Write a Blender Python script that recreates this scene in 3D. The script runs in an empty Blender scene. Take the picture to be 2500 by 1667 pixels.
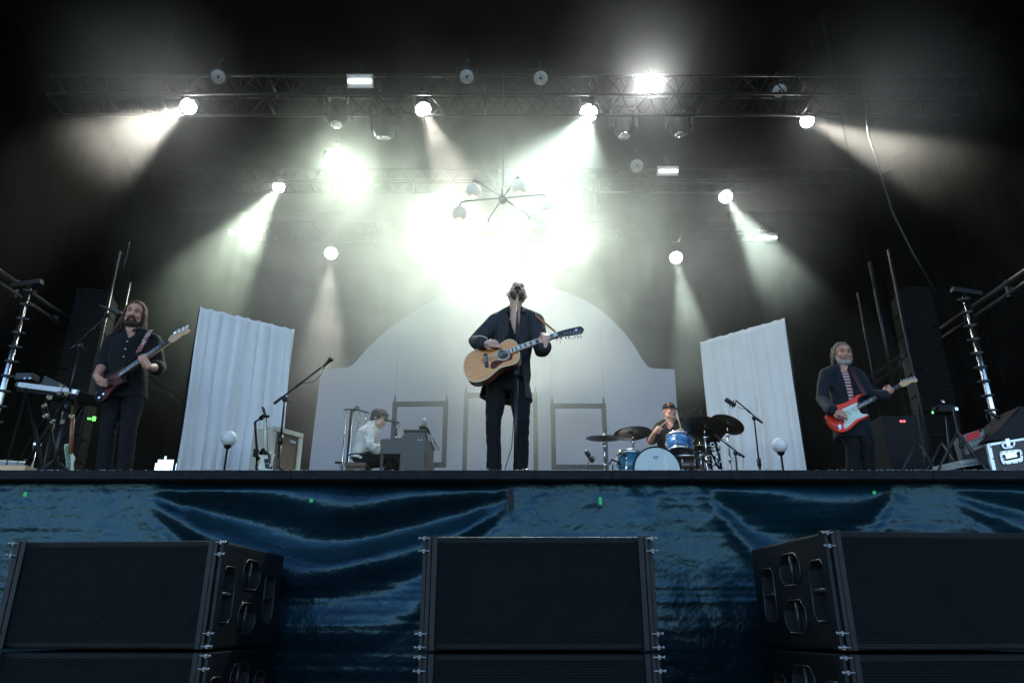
import bpy, bmesh, math, random
from mathutils import Vector, Matrix, Euler
random.seed(7)
R = math.radians
sc = bpy.context.scene
col = sc.collection
# ------------------------------------------------------------------ camera, sky, sun, exposure
FX, PITCH, EYE = 1807.0, R(20.96), 1.45
cam_d = bpy.data.cameras.new('camera'); cam = bpy.data.objects.new('camera', cam_d); col.objects.link(cam)
cam.location = (0, 0, EYE); cam.rotation_euler = (R(90) + PITCH, 0, 0)
cam_d.sensor_width = 36; cam_d.lens = 36 * FX / 2500; cam_d.clip_start = .05; cam_d.clip_end = 3000
sc.camera = cam
SUN_EL, SUN_AZ = R(30), R(20)                      # sun stands behind the stage roof: the pit is in open shade
w = bpy.data.worlds.new('World'); sc.world = w; w.use_nodes = True
nt = w.node_tree; bg = nt.nodes['Background']; sky = nt.nodes.new('ShaderNodeTexSky')
sky.sky_type = 'NISHITA'; sky.sun_disc = False; sky.sun_elevation = SUN_EL; sky.sun_rotation = SUN_AZ
sky.dust_density = .4; sky.ozone_density = 3.0
nt.links.new(sky.outputs[0], bg.inputs[0]); bg.inputs[1].default_value = .15
sun_d = bpy.data.lights.new('sun', 'SUN'); sun_d.energy = 2.0; sun_d.angle = R(.5); sun_d.color = (1, .95, .88)
sun = bpy.data.objects.new('sun', sun_d); col.objects.link(sun)
sun.rotation_euler = (R(90) - SUN_EL, 0, math.pi - SUN_AZ)
sv = sc.view_settings; sc.display_settings.display_device = 'sRGB'
sv.view_transform = 'Standard'; sv.look = 'None'; sv.gamma = 1; sv.use_curve_mapping = False; sv.exposure = 1.45
cy = sc.cycles; cy.use_denoising = True; cy.max_bounces = 8; cy.volume_bounces = 1; cy.diffuse_bounces = 3
cy.glossy_bounces = 3; cy.transmission_bounces = 4; cy.transparent_max_bounces = 12
cy.volume_step_rate = .5; cy.volume_max_steps = 64; cy.sample_clamp_indirect = 4
cy.caustics_reflective = False; cy.caustics_refractive = False

# ------------------------------------------------------------------ helpers
SP, CP = math.sin(PITCH), math.cos(PITCH)
def at(u, v, d):                                    # pixel of the 2500x1667 photo + distance from the lens plane -> world point
    a = (u - 1250) / FX; b = (833.5 - v) / FX
    y = CP - b * SP; k = d / y
    return Vector((a * k, d, EYE + (SP + b * CP) * k))
def crop(x0, y0, k, d):                             # the same, from a point in a k-times enlarged crop
    return lambda zx, zy, dd=0.0: at(x0 + zx / k, y0 + zy / k, d + dd)
def D(u, v, d): return at(u / .9408, v / .9408, d)
FLOOR = 2.55
def V(*a): return Vector(a)
def ln(nt, a, b): nt.links.new(a, b)
MATS = {}
def pmat(name, c, rough=.6, metal=0., var=.18, scale=9., bump=0., bscale=60., spec=.5, trans=0., coat=0., sheen=0.):
    m = bpy.data.materials.new(name); m.use_nodes = True; t = m.node_tree; p = t.nodes['Principled BSDF']
    p.inputs['Roughness'].default_value = rough; p.inputs['Metallic'].default_value = metal
    p.inputs['Specular IOR Level'].default_value = spec; p.inputs['Coat Weight'].default_value = coat
    p.inputs['Sheen Weight'].default_value = sheen
    tc = t.nodes.new('ShaderNodeTexCoord')
    n = t.nodes.new('ShaderNodeTexNoise'); n.inputs['Scale'].default_value = scale; n.inputs['Detail'].default_value = 6
    ln(t, tc.outputs['Object'], n.inputs['Vector'])
    r = t.nodes.new('ShaderNodeValToRGB'); r.color_ramp.elements[0].position = .3; r.color_ramp.elements[1].position = .7
    r.color_ramp.elements[0].color = tuple(x * (1 - var) for x in c[:3]) + (1,)
    r.color_ramp.elements[1].color = tuple(min(1, x * (1 + var)) for x in c[:3]) + (1,)
    ln(t, n.outputs['Fac'], r.inputs[0]); ln(t, r.outputs[0], p.inputs['Base Color'])
    if bump:
        n2 = t.nodes.new('ShaderNodeTexNoise'); n2.inputs['Scale'].default_value = bscale; n2.inputs['Detail'].default_value = 4
        ln(t, tc.outputs['Object'], n2.inputs['Vector'])
        b = t.nodes.new('ShaderNodeBump'); b.inputs['Strength'].default_value = bump; b.inputs['Distance'].default_value = .02
        ln(t, n2.outputs['Fac'], b.inputs['Height']); ln(t, b.outputs[0], p.inputs['Normal'])
    MATS[name] = m
    return m
def emat(name, c, s):
    m = bpy.data.materials.new(name); m.use_nodes = True; p = m.node_tree.nodes['Principled BSDF']
    p.inputs['Base Color'].default_value = (.8, .8, .8, 1)
    p.inputs['Emission Color'].default_value = tuple(c) + (1,); p.inputs['Emission Strength'].default_value = s
    MATS[name] = m; return m
def frame(o, x, n):                                 # matrix: local X along x, local Z along n
    x = Vector(x).normalized(); n = Vector(n); n = (n - x * n.dot(x)).normalized(); y = n.cross(x)
    return Matrix(((x.x, y.x, n.x, o[0]), (x.y, y.y, n.y, o[1]), (x.z, y.z, n.z, o[2]), (0, 0, 0, 1)))
def zframe(o, z):
    z = Vector(z).normalized(); a = Vector((1, 0, 0)) if abs(z.x) < .9 else Vector((0, 1, 0))
    x = (a - z * a.dot(z)).normalized(); return frame(o, x, z)
class MB:
    def __init__(s): s.v = []; s.f = []; s.mi = []; s.sm = []
    def add(s, vs, fs, M=None, mi=0, sm=False):
        o = len(s.v); s.v += [tuple(M @ Vector(q)) if M else tuple(q) for q in vs]
        s.f += [tuple(i + o for i in q) for q in fs]; s.mi += [mi] * len(fs); s.sm += [sm] * len(fs); return s
    def box(s, c, size, M=None, mi=0, bev=0.):
        x, y, z = (q / 2 for q in size); cx, cy_, cz = c
        if not bev:
            vs = [(cx + a * x, cy_ + b * y, cz + d * z) for a in (-1, 1) for b in (-1, 1) for d in (-1, 1)]
            return s.add(vs, [(0, 1, 3, 2), (4, 6, 7, 5), (0, 4, 5, 1), (2, 3, 7, 6), (0, 2, 6, 4), (1, 5, 7, 3)], M, mi)
        bm = bmesh.new(); bmesh.ops.create_cube(bm, size=1)
        for q in bm.verts: q.co = Vector((q.co.x * size[0] + cx, q.co.y * size[1] + cy_, q.co.z * size[2] + cz))
        bmesh.ops.bevel(bm, geom=bm.edges[:], offset=bev, segments=2, affect='EDGES', profile=.6)
        return s.bm(bm, M, mi)
    def bm(s, bm, M=None, mi=0, sm=False):
        bm.verts.index_update(); s.add([q.co.copy() for q in bm.verts], [tuple(q.index for q in f.verts) for f in bm.faces], M, mi, sm); bm.free(); return s
    def ring(s, rings, n, caps=True, mi=0, sm=True, closed=False):
        o = len(s.v); 
        for r in rings: s.v += [tuple(q) for q in r]
        k = len(rings); fs = []
        for i in range(k if closed else k - 1):
            for j in range(n):
                a, b = o + i * n + j, o + i * n + (j + 1) % n; c = o + ((i + 1) % k) * n
                fs.append((a, b, c + (j + 1) % n, c + j))
        s.f += fs; s.mi += [mi] * len(fs); s.sm += [sm] * len(fs)
        if caps and not closed:
            s.f += [tuple(o + j for j in range(n))[::-1], tuple(o + (k - 1) * n + j for j in range(n))]; s.mi += [mi] * 2; s.sm += [False] * 2
        return s
    def tube(s, pts, r, n=8, mi=0, M=None, caps=True, closed=False, flat=1.0):
        pts = [Vector(q) for q in pts]
        if M: pts = [M @ q for q in pts]
        k = len(pts); rs = r if isinstance(r, (list, tuple)) else [r] * k; rings = []; up = None
        for i, q in enumerate(pts):
            if closed: t = pts[(i + 1) % k] - pts[i - 1]
            else: t = pts[min(i + 1, k - 1)] - pts[max(i - 1, 0)]
            t = t.normalized() if t.length > 1e-9 else Vector((0, 0, 1))
            if up is None: up = Vector((0, 0, 1)) if abs(t.z) < .9 else Vector((1, 0, 0))
            a = up - t * up.dot(t)
            a = a.normalized() if a.length > 1e-6 else t.orthogonal().normalized()
            up = a; b = t.cross(a)
            rings.append([q + (a * math.cos(2 * math.pi * j / n) + b * math.sin(2 * math.pi * j / n) * flat) * rs[i] for j in range(n)])
        return s.ring(rings, n, caps, mi, True, closed)
    def limb(s, pts, rs, n=14, mi=0):               # tapered tube with round ends
        pts = [Vector(q) for q in pts]; P = []; Q = []
        t0 = (pts[0] - pts[1]).normalized(); t1 = (pts[-1] - pts[-2]).normalized()
        for a in (80, 55, 28): P.append(pts[0] + t0 * rs[0] * math.sin(R(a))); Q.append(rs[0] * math.cos(R(a)))
        P += pts; Q += list(rs)
        for a in (28, 55, 80): P.append(pts[-1] + t1 * rs[-1] * math.sin(R(a))); Q.append(rs[-1] * math.cos(R(a)))
        return s.tube(P, Q, n, mi)
    def ell(s, c, rad, M=None, mi=0, n=16, k=10):
        rings = []
        for i in range(1, k):
            a = math.pi * i / k
            rings.append([Vector((c[0] + rad[0] * math.sin(a) * math.cos(2 * math.pi * j / n), c[1] + rad[1] * math.sin(a) * math.sin(2 * math.pi * j / n), c[2] - rad[2] * math.cos(a))) for j in range(n)])
        if M: rings = [[M @ q for q in r] for r in rings]
        return s.ring(rings, n, True, mi, True)
    def lathe(s, prof, M=None, n=24, mi=0, caps=True, sm=True):  # prof: (r, z)
        rings = [[Vector((r * math.cos(2 * math.pi * j / n), r * math.sin(2 * math.pi * j / n), z)) for j in range(n)] for r, z in prof]
        if M: rings = [[M @ q for q in r] for r in rings]
        return s.ring(rings, n, caps, mi, sm)
    def prism(s, poly, z0, z1, M=None, mi=0, smside=False):
        n = len(poly); vs = [(x, y, z0) for x, y in poly] + [(x, y, z1) for x, y in poly]
        s.add(vs, [tuple(range(n))[::-1], tuple(range(n, 2 * n))], M, mi)
        return s.add(vs, [(i, (i + 1) % n, n + (i + 1) % n, n + i) for i in range(n)], M, mi, smside)
    def quad(s, a, b, c, d, mi=0): return s.add([a, b, c, d], [(0, 1, 2, 3)], None, mi)
    def mesh(s, name, mats, M=None):
        me = bpy.data.meshes.new(name); vs = [tuple(M @ Vector(q)) for q in s.v] if M else s.v
        me.from_pydata(vs, [], s.f)
        for m in (mats if isinstance(mats, (list, tuple)) else [mats]): me.materials.append(m)
        me.polygons.foreach_set('material_index', s.mi); me.polygons.foreach_set('use_smooth', s.sm)
        me.update(); return me
def link(name, me, parent=None):
    o = bpy.data.objects.new(name, me); col.objects.link(o)
    if parent: o.parent = parent
    return o
def tag(o, label=None, cat=None, group=None, kind=None):
    for k, v_ in (('label', label), ('category', cat), ('group', group), ('kind', kind)):
        if v_: o[k] = v_
    return o
def thing(name, label, cat, loc=(0, 0, 0), group=None, rotz=0.):
    o = bpy.data.objects.new(name, None); col.objects.link(o); o.empty_display_size = .1
    o.matrix_basis = Matrix.Translation(Vector(loc)) @ Matrix.Rotation(rotz, 4, 'Z')
    return tag(o, label, cat, group)
def wm(o):
    m = o.matrix_basis.copy()
    while o.parent: o = o.parent; m = o.matrix_basis @ m
    return m
def part(root, name, mb, mats, local=False, label=None):   # geometry in world coordinates unless local
    M = None if local else wm(root).inverted()
    me = mb.mesh(name, mats, M) if isinstance(mb, MB) else mb
    if not isinstance(mb, MB) and M: me.transform(M)
    o = link(name, me, root)
    if label: o['label'] = label
    return o
def solo(name, mb, mats, label, cat, loc=None, group=None):  # a thing that is one mesh; world coordinates, origin at loc
    M = Matrix.Translation(-Vector(loc)) if loc is not None else None
    o = link(name, mb.mesh(name, mats, M))
    if loc is not None: o.location = loc
    return tag(o, label, cat, group)
def struct(name, mb, mats):
    return tag(link(name, mb.mesh(name, mats)), kind='structure')
def dup(root, M=None, label=None, group=None):
    def cp(o, par):
        c = o.copy(); col.objects.link(c); c.parent = par
        for ch in o.children: cp(ch, c)
        return c
    r = cp(root, None)
    if M is not None: r.matrix_basis = M
    return tag(r, label, None, group)
def temp_eval(me, mods):
    o = bpy.data.objects.new('tmp', me); col.objects.link(o)
    for ty, kw in mods:
        md = o.modifiers.new(ty, ty)
        for k, v_ in kw.items(): setattr(md, k, v_)
    dg = bpy.context.evaluated_depsgraph_get(); dg.update()
    out = bpy.data.meshes.new_from_object(o.evaluated_get(dg)); bpy.data.objects.remove(o)
    return out
def blend(mb, mats, voxel=.006, smooth=6, name='skin'):     # one continuous surface out of overlapping shapes
    me = mb.mesh(name, mats)
    out = temp_eval(me, [('REMESH', dict(mode='VOXEL', voxel_size=voxel, use_smooth_shade=True)), ('SMOOTH', dict(factor=.5, iterations=smooth))])
    out.name = name
    if not out.materials:
        for m in (mats if isinstance(mats, (list, tuple)) else [mats]): out.materials.append(m)
    return out

# ------------------------------------------------------------------ materials
BLACK = pmat('black_paint', (.004, .0045, .0056), .55, var=.4, spec=.2)
DRAPE = pmat('black_drape', (.0016, .0019, .0022), .95, var=.4, scale=3, spec=.04)
ROOFM = pmat('dark_roof', (.006, .0066, .007), .8, var=.4, scale=1.5, spec=.08)
ASPH = pmat('asphalt', (.028, .028, .030), .9, var=.3, scale=3, bump=.3)
DECK = pmat('stage_boards', (.02, .021, .022), .7, var=.3)
STEEL = pmat('truss_metal', (.016, .017, .018), .45, .5, var=.4, spec=.3)
DSTEEL = pmat('dark_metal', (.014, .015, .017), .4, .4, var=.3)
COLM = pmat('speaker_black', (.002, .0024, .003), .7, var=.4, spec=.10)
TRUSSK = pmat('dark_truss', (.010, .011, .012), .6, .3, var=.4, spec=.2)
CHROME = pmat('chrome', (.78, .79, .8), .18, 1., var=.05)
def pix(p):                                          # world point -> photo pixel
    q = Vector(p) - Vector((0, 0, EYE)); dep = q.y * CP + q.z * SP
    return 1250 + FX * q.x / dep, 833.5 - FX * (q.z * CP - q.y * SP) / dep
def inpoly(x, y, poly):
    c = False; j = len(poly) - 1
    for i in range(len(poly)):
        a, b = poly[i], poly[j]
        if (a[1] > y) != (b[1] > y) and x < (b[0] - a[0]) * (y - a[1]) / (b[1] - a[1]) + a[0]: c = not c
        j = i
    return c
def pixD(p):
    u, v = pix(p); return u * .9408, v * .9408
# ------------------------------------------------------------------ setting: ground, stage, roof, drapes
m = MB(); m.quad((-300, -300, 0), (300, -300, 0), (300, 300, 0), (-300, 300, 0)); struct('ground', m, ASPH)
LIPY = 5.65
m = MB(); m.box((0, 11.4, FLOOR - .035), (18, 11.5, .07)); m.box((0, 17.0, 1.2), (18, .1, 2.4))
struct('stage_floor', m, DECK)
m = MB()
for x0, x1, y0, y1 in ((-3.6, -.35, 9.0, 11.9), (1.0, 3.1, 8.7, 10.9)): m.box(((x0 + x1) / 2, (y0 + y1) / 2, FLOOR + .2), (x1 - x0, y1 - y0, .4))
struct('band_platform', m, DECK)
# roof with dark underside and rafters
m = MB(); m.box((0, 9.5, 11.6), (26, 16.4, .15))  # front overhang drawn forward, out of view, to block high sky light
struct('stage_roof', m, ROOFM)
def wavy(p0, p1, z0, z1, amp, wl, n=160, hz=8, seed=0, hole=None, th=None):
    rnd = random.Random(seed); p0 = Vector(p0); p1 = Vector(p1); t = (p1 - p0); L = t.length; t.normalize(); nn = Vector((t.y, -t.x, 0))
    ph = [rnd.uniform(0, 6.28) for _ in range(6)]; mb = MB(); vs = []; fs = []
    for j in range(hz + 1):
        z = z0 + (z1 - z0) * j / hz
        for i in range(n + 1):
            s = L * i / n
            o = amp * (math.sin(6.283 * s / wl + ph[0] + .6 * math.sin(s * 1.3 / wl + ph[1])) + .5 * math.sin(6.283 * s / wl * 2.3 + ph[2] + .3 * j / hz) + .25 * math.sin(6.283 * s / wl * .37 + ph[3] + j / hz))
            q = p0 + t * s + nn * o; vs.append((q.x, q.y, z))
    for j in range(hz):
        for i in range(n):
            a = j * (n + 1) + i; f = (a, a + 1, a + n + 2, a + n + 1)
            if hole and hole(sum((Vector(vs[k]) for k in f), Vector()) / 4): continue
            fs.append(f)
    mb.add(vs, fs, None, 0, True); return mb
hx0, hx1 = at(376, 1130, 16.9), at(431, 1120, 16.9)
GAPP = [(356, 1090), (358, 1064), (366, 1058), (374, 1056), (379, 1050), (384, 1055), (404, 1057), (404, 1090)]
def gap(c):
    q = pixD(c); return inpoly(q[0], q[1], GAPP)
solo('back_drape', wavy((-9.2, 16.8, 0), (9.2, 16.8, 0), FLOOR, 11.5, .018, .9, 420, 110, 1, gap), DRAPE, 'wide black cloth drape closing the back of the stage', 'drape')
solo('side_drape', wavy((-8.9, 4.6, 0), (-8.9, 16.75, 0), .0, 11.5, .07, .8, 160, 8, 2), DRAPE, 'black cloth drape closing the stage side behind the bass player', 'drape', group='black side drapes')
solo('side_drape', wavy((8.9, 16.75, 0), (8.9, 4.6, 0), .0, 11.5, .07, .8, 160, 8, 3), DRAPE, 'black cloth drape closing the stage side behind the red guitar', 'drape', group='black side drapes')

# ------------------------------------------------------------------ smoke in the air above the stage
def smoke():
    lo, hi = Vector((-8.5, 6.9, FLOOR + .02)), Vector((8.5, 16.6, 11.3)); c = (lo + hi) / 2
    mb = MB(); mb.box((0, 0, 0), tuple(hi - lo))
    m = bpy.data.materials.new('smoke'); m.use_nodes = True; t = m.node_tree
    for n in list(t.nodes):
        if n.type == 'BSDF_PRINCIPLED': t.nodes.remove(n)
    out = t.nodes['Material Output']; pv = t.nodes.new('ShaderNodeVolumePrincipled')
    pv.inputs['Color'].default_value = (.93, .96, .93, 1); pv.inputs['Anisotropy'].default_value = .35
    tc = t.nodes.new('ShaderNodeTexCoord')
    def math_(op, a, b=None, clamp=False):
        n = t.nodes.new('ShaderNodeMath'); n.operation = op; n.use_clamp = clamp
        for i, q in enumerate((a, b)):
            if q is None: continue
            if isinstance(q, (int, float)): n.inputs[i].default_value = q
            else: ln(t, q, n.inputs[i])
        return n.outputs[0]
    def puff(cx, cy_, cz, rx, ry, rz):
        mp = t.nodes.new('ShaderNodeMapping'); mp.vector_type = 'TEXTURE'
        mp.inputs['Location'].default_value = Vector((cx, cy_, cz)) - c; mp.inputs['Scale'].default_value = (rx, ry, rz)
        ln(t, tc.outputs['Object'], mp.inputs['Vector'])
        g = t.nodes.new('ShaderNodeTexGradient'); g.gradient_type = 'QUADRATIC_SPHERE'; ln(t, mp.outputs[0], g.inputs[0])
        return g.outputs['Fac']
    nz = t.nodes.new('ShaderNodeTexNoise'); nz.inputs['Scale'].default_value = .68; nz.inputs['Detail'].default_value = 5; nz.inputs['Roughness'].default_value = .62; nz.inputs['Distortion'].default_value = .9
    ln(t, tc.outputs['Object'], nz.inputs['Vector'])
    nv = math_('MULTIPLY', math_('SUBTRACT', nz.outputs['Fac'], .37, True), 5.0)
    big = math_('ADD', math_('MULTIPLY', puff(-.7, 11.6, 6.6, 6.0, 5.0, 4.4), SM_BIG), SM_BASE)
    loc = 0.0
    for (x, y, z, r, k) in ((-5.0, 8.3, 8.3, 1.8, .26), (5.2, 8.4, 8.2, 1.9, .24), (-.3, 9.9, 5.3, 3.2, .30), (-3.0, 10.6, 6.6, 2.6, .16), (-.1, 8.0, 6.7, 1.7, .16), (1.85, 8.6, 9.3, 1.5, .18), (4.3, 11.2, 7.9, 2.2, .16), (4.0, 13.6, 7.4, 2.4, .16), (-5.0, 11.4, 7.6, 2.6, .16), (2.2, 9.6, 9.8, 2.0, .16), (-3.5, 13.5, 7.0, 2.6, .12), (1.9, 10.5, 7.6, 2.6, .12)): loc = math_('ADD', math_('MULTIPLY', puff(x, y, z, r, r, r), k), loc)
    dens = math_('ADD', math_('MULTIPLY', big, nv), math_('MULTIPLY', loc, math_('ADD', math_('MULTIPLY', nv, .5), .5)))
    ln(t, dens, pv.inputs['Density']); ln(t, pv.outputs[0], out.inputs['Volume'])
    o = link('haze', mb.mesh('haze', m)); o.location = c; tag(o, kind='stuff')
SM_BASE, SM_BIG = .003, .40
smoke()

# ------------------------------------------------------------------ lamps
def spot(p, aim, power, cone, c=(1, 1, .96), blend_=.6, rad=.06):
    l = bpy.data.lights.new('spot', 'SPOT'); l.energy = power; l.spot_size = R(cone); l.spot_blend = blend_; l.color = c; l.shadow_soft_size = rad
    o = bpy.data.objects.new('spot_light', l); o.matrix_basis = Matrix.Translation(p) @ (-(Vector(aim) - Vector(p)).normalized()).to_track_quat('Z', 'Y').to_matrix().to_4x4()
    col.objects.link(o); return o
CAM = Vector((0, 0, EYE))
HT = EYE + 7.5
def onH(u, v, h=HT):                               # D pixel -> point at height h
    q = D(u, v, 1.0); k = (h - EYE) / (q.z - EYE); return Vector((q.x * k, k, h))
WARM, COOL, GRN = (1, .92, .82), (.84, 1, .90), (.84, 1, .79)
LAMPS = [  # u, v, aim (u, v, depth), power, cone, colour
 (433, 245, (150, 400, 7.7), 1200, 30, WARM), (972, 252, (1110, 560, 9.6), 950, 40, WARM), (1352, 260, (1250, 520, 8.2), 950, 42, COOL),
 (1854, 278, (2260, 440, 8.0), 950, 24, WARM), (640, 430, (505, 620, 10.6), 1100, 30, GRN), (1298, 442, (1290, 720, 10.6), 300, 34, GRN),
 (1667, 452, (1790, 640, 11.2), 1100, 26, COOL), (760, 582, (742, 800, 13.0), 750, 20, WARM), (1553, 592, (1585, 760, 13.2), 750, 18, COOL),
 (1253, 588, (1240, 800, 12.4), 220, 22, WARM), (1075, 590, (1110, 800, 12.0), 220, 22, WARM)]
def facing(p, aim, k=.55):                          # where the lens looks: mostly along the beam, opened to the audience
    a = (Vector(aim) - p).normalized(); c = (CAM - p).normalized(); return p + (a * k + c * (1 - k)) * 3
for u, v, a, pw, cn, c in LAMPS:
    p = onH(u, v); aim = D(*a); f = facing(p, aim); spot(p + (f - p).normalized() * .10, aim, pw, cn, c)
for u, v, pw in ((770, 368, 300), (985, 505, 420), (1335, 545, 190)):
    p = onH(u, v); spot(p + (CAM - p).normalized() * .14, CAM + Vector((0, 2.0, 0)), pw, 75, GRN, .9, .12)
p = onH(1492, 195, HT + .05); spot(p + (CAM - p).normalized() * .08, CAM, 100, 85, (1, 1, 1), .9, .12)
# ------------------------------------------------------------------ black tarpaulin hung over the stage front
def skirt():
    X0, X1, NX = -8.6, 8.6, 620; Z0, Z1, NZ = .02, FLOOR - .07, 170
    rnd = random.Random(3)
    from mathutils import noise as ns
    swags = [(-2.78, -.02, .55, .085, .60), (1.5, 2.95, .6, .085, .45), (3.4, 6.4, .5, .05, .7)]
    diag = [(-2.6, .55, .5, .035), (.9, .35, .7, .02), (1.45, .62, .35, .03), (1.2, -.5, .6, .018), (2.85, -.5, .35, .025), (-.05, -.75, .4, .03), (-4.0, .25, .3, .02), (.35, -.9, .5, .012), (4.2, .3, .5, .02)]
    vs = []; fs = []
    for j in range(NZ + 1):
        z = Z0 + (Z1 - Z0) * j / NZ; dep = Z1 - z
        for i in range(NX + 1):
            x = X0 + (X1 - X0) * i / NX; o = 0.
            for xa, xb, lam, A, reach in swags:
                t = (x - xa) / (xb - xa)
                if .01 < t < .99:
                    q = 4 * t * (1 - t) * (1 + .25 * (t - .5)); s = dep / (q * .72 + .22)
                    wob = .25 * ns.noise((x * 1.1, z * 1.4, xa))
                    env = min(1, dep / .06) * max(0, 1 - (s / (2.2 * reach)) ** 2) * min(1, 5 * t * (1 - t)) ** .8
                    f = s / lam + wob; f -= math.floor(f)
                    o += A * env * math.sin(2 * math.pi * f) + .04 * env
            for xd, sl, w_, A in diag:                 # straight pull folds running down from the fixings
                e = (x - xd - sl * dep) / (.05 + .10 * dep * w_ * 2)
                o += A * math.exp(-e * e) * min(1, dep / .1) * math.exp(-dep / (1.6 * w_ + .3))
            n1 = ns.fractal((x * 1.9 + z * .5, z * 1.1 - x * .3, 1.7), 1.0, 2.0, 5)
            n2 = ns.ridged_multi_fractal((x * 1.6 + z * .9, z * 2.3 - x * .5, 4.2), 1.0, 2.1, 4, 1.0, 2.0)
            n3 = ns.ridged_multi_fractal((x * 3.1 - z * 1.2, z * 3.4 + x * 1.1, 8.2), 1.0, 2.1, 4, 1.0, 2.0)
            o += .020 * n1 + .006 * n2 + .0022 * n3
            o += .010 * ns.noise((x * .35, z * 26, 9.)) * (.3 + max(0, ns.noise((x * .5, z * 1.1, 2.))))
            for zc, a in ((1.02, .012), (.97, .010), (.90, .008), (1.62, .007), (1.72, .005)):
                zz = z - zc - .015 * ns.noise((x * .8, zc, 0)); o += a * math.exp(-(zz / .014) ** 2)
            tuck = .34 * (max(0, 1.45 - z) / 1.45) ** 1.15
            vs.append((x, LIPY + .13 - max(-.07, o) * .9 + tuck, z))
    for j in range(NZ):
        for i in range(NX):
            a = j * (NX + 1) + i; fs.append((a, a + 1, a + NX + 2, a + NX + 1))
    mb = MB(); mb.add(vs, fs, None, 0, True); return mb
TARP = pmat('black_tarpaulin', (.0025, .014, .022), .30, var=.6, scale=1.1, bump=.22, bscale=26, spec=.58)  # sky's blue sheen is put into this base colour and the specular tint
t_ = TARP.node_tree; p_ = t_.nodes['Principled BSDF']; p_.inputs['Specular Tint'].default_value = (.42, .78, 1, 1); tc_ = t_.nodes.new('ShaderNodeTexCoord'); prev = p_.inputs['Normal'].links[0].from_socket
for sc_, di_, st_ in ((2.2, .05, .12), (7.0, .016, .22)):    # crumple creases in the sheet
    n_ = t_.nodes.new('ShaderNodeTexNoise'); n_.inputs['Scale'].default_value = sc_ * .8; ln(t_, tc_.outputs['Object'], n_.inputs['Vector'])
    ad = t_.nodes.new('ShaderNodeVectorMath'); ad.operation = 'MULTIPLY_ADD'; ln(t_, n_.outputs['Color'], ad.inputs[0]); ad.inputs[1].default_value = (.5, .5, .5); ln(t_, tc_.outputs['Object'], ad.inputs[2])
    v_ = t_.nodes.new('ShaderNodeTexVoronoi'); v_.feature = 'F1'; v_.inputs['Scale'].default_value = sc_; ln(t_, ad.outputs[0], v_.inputs['Vector'])
    b_ = t_.nodes.new('ShaderNodeBump'); b_.inputs['Strength'].default_value = st_; b_.inputs['Distance'].default_value = di_; ln(t_, v_.outputs['Distance'], b_.inputs['Height']); ln(t_, prev, b_.inputs['Normal']); prev = b_.outputs[0]
ln(t_, prev, p_.inputs['Normal'])
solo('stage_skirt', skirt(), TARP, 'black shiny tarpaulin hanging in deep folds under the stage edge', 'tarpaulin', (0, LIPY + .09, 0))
# stage edge plank with a worn top
m = MB()
x = -9.0
while x < 9:
    L = 2.44; m.box((x + L / 2, LIPY - .02, FLOOR - .032), (L - .004, .035, .068), None, 0, .004); x += L
EDGE = pmat('worn_edge', (.008, .010, .013), .6, var=.5, scale=14, bump=.4, bscale=40, spec=.15)
solo('stage_edge', m, EDGE, 'long black scuffed plank along the front edge of the stage', 'edge plank', (0, LIPY - .02, FLOOR - .03))
TAPEG = pmat('green_tape', (.02, .55, .12), .6, var=.06); TAPEK = pmat('black_tape', (.006, .007, .008), .8, var=.2); DUSTW = pmat('pale_scraps', (.42, .44, .45), .9, var=.2)
for k, (u, v, w_, h_, lab) in enumerate(((58, 1135, .026, .032, 'green tape mark on the tarpaulin above the speaker with handles facing right'), (715, 1149, .024, .026, 'small square of green tape on the tarpaulin under the white organ-side guitar'),
        (1379, 1150, .022, .056, 'tall green tape mark on the tarpaulin below the picture frame'), (2008, 1131, .024, .026, 'tilted green tape mark on the shiny blue fold below the red guitar'))):
    p = D(u, v, LIPY - .045); M = Matrix.Translation(p) @ Matrix.Rotation(R((4, 3, 0, 22)[k]), 4, 'Y')
    mb = MB(); mb.box((0, .0, 0), (w_, .002, h_), M); solo('tape_mark', mb, TAPEG, lab, 'tape', p, 'green tape marks on the tarpaulin')
p = D(1173, 1145, LIPY - .035); mb = MB(); mb.box(tuple(p), (.042, .002, .17)); solo('tape_strip', mb, TAPEK, 'long dull black tape strip on the tarpaulin below the singer', 'tape', p)
mb = MB(); rnd = random.Random(5)
for k in range(420):
    x = rnd.uniform(-4.6, 4.6) if k % 3 else rnd.choice((-4.2, -1.9, 1.9, .6, 3.1)) + rnd.gauss(0, .25)
    L = rnd.uniform(.003, .02); a = rnd.uniform(-.4, .4)
    mb.box((0, 0, 0), (L, .006, rnd.uniform(.002, .005)), Matrix.Translation((x, LIPY - .03 + rnd.uniform(-.006, .03), FLOOR + .006)) @ Matrix.Rotation(a, 4, 'Y'))
o = link('debris', mb.mesh('debris', DUSTW)); tag(o, 'pale scraps and dust along the top of the stage edge', 'debris', kind='stuff')

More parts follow.
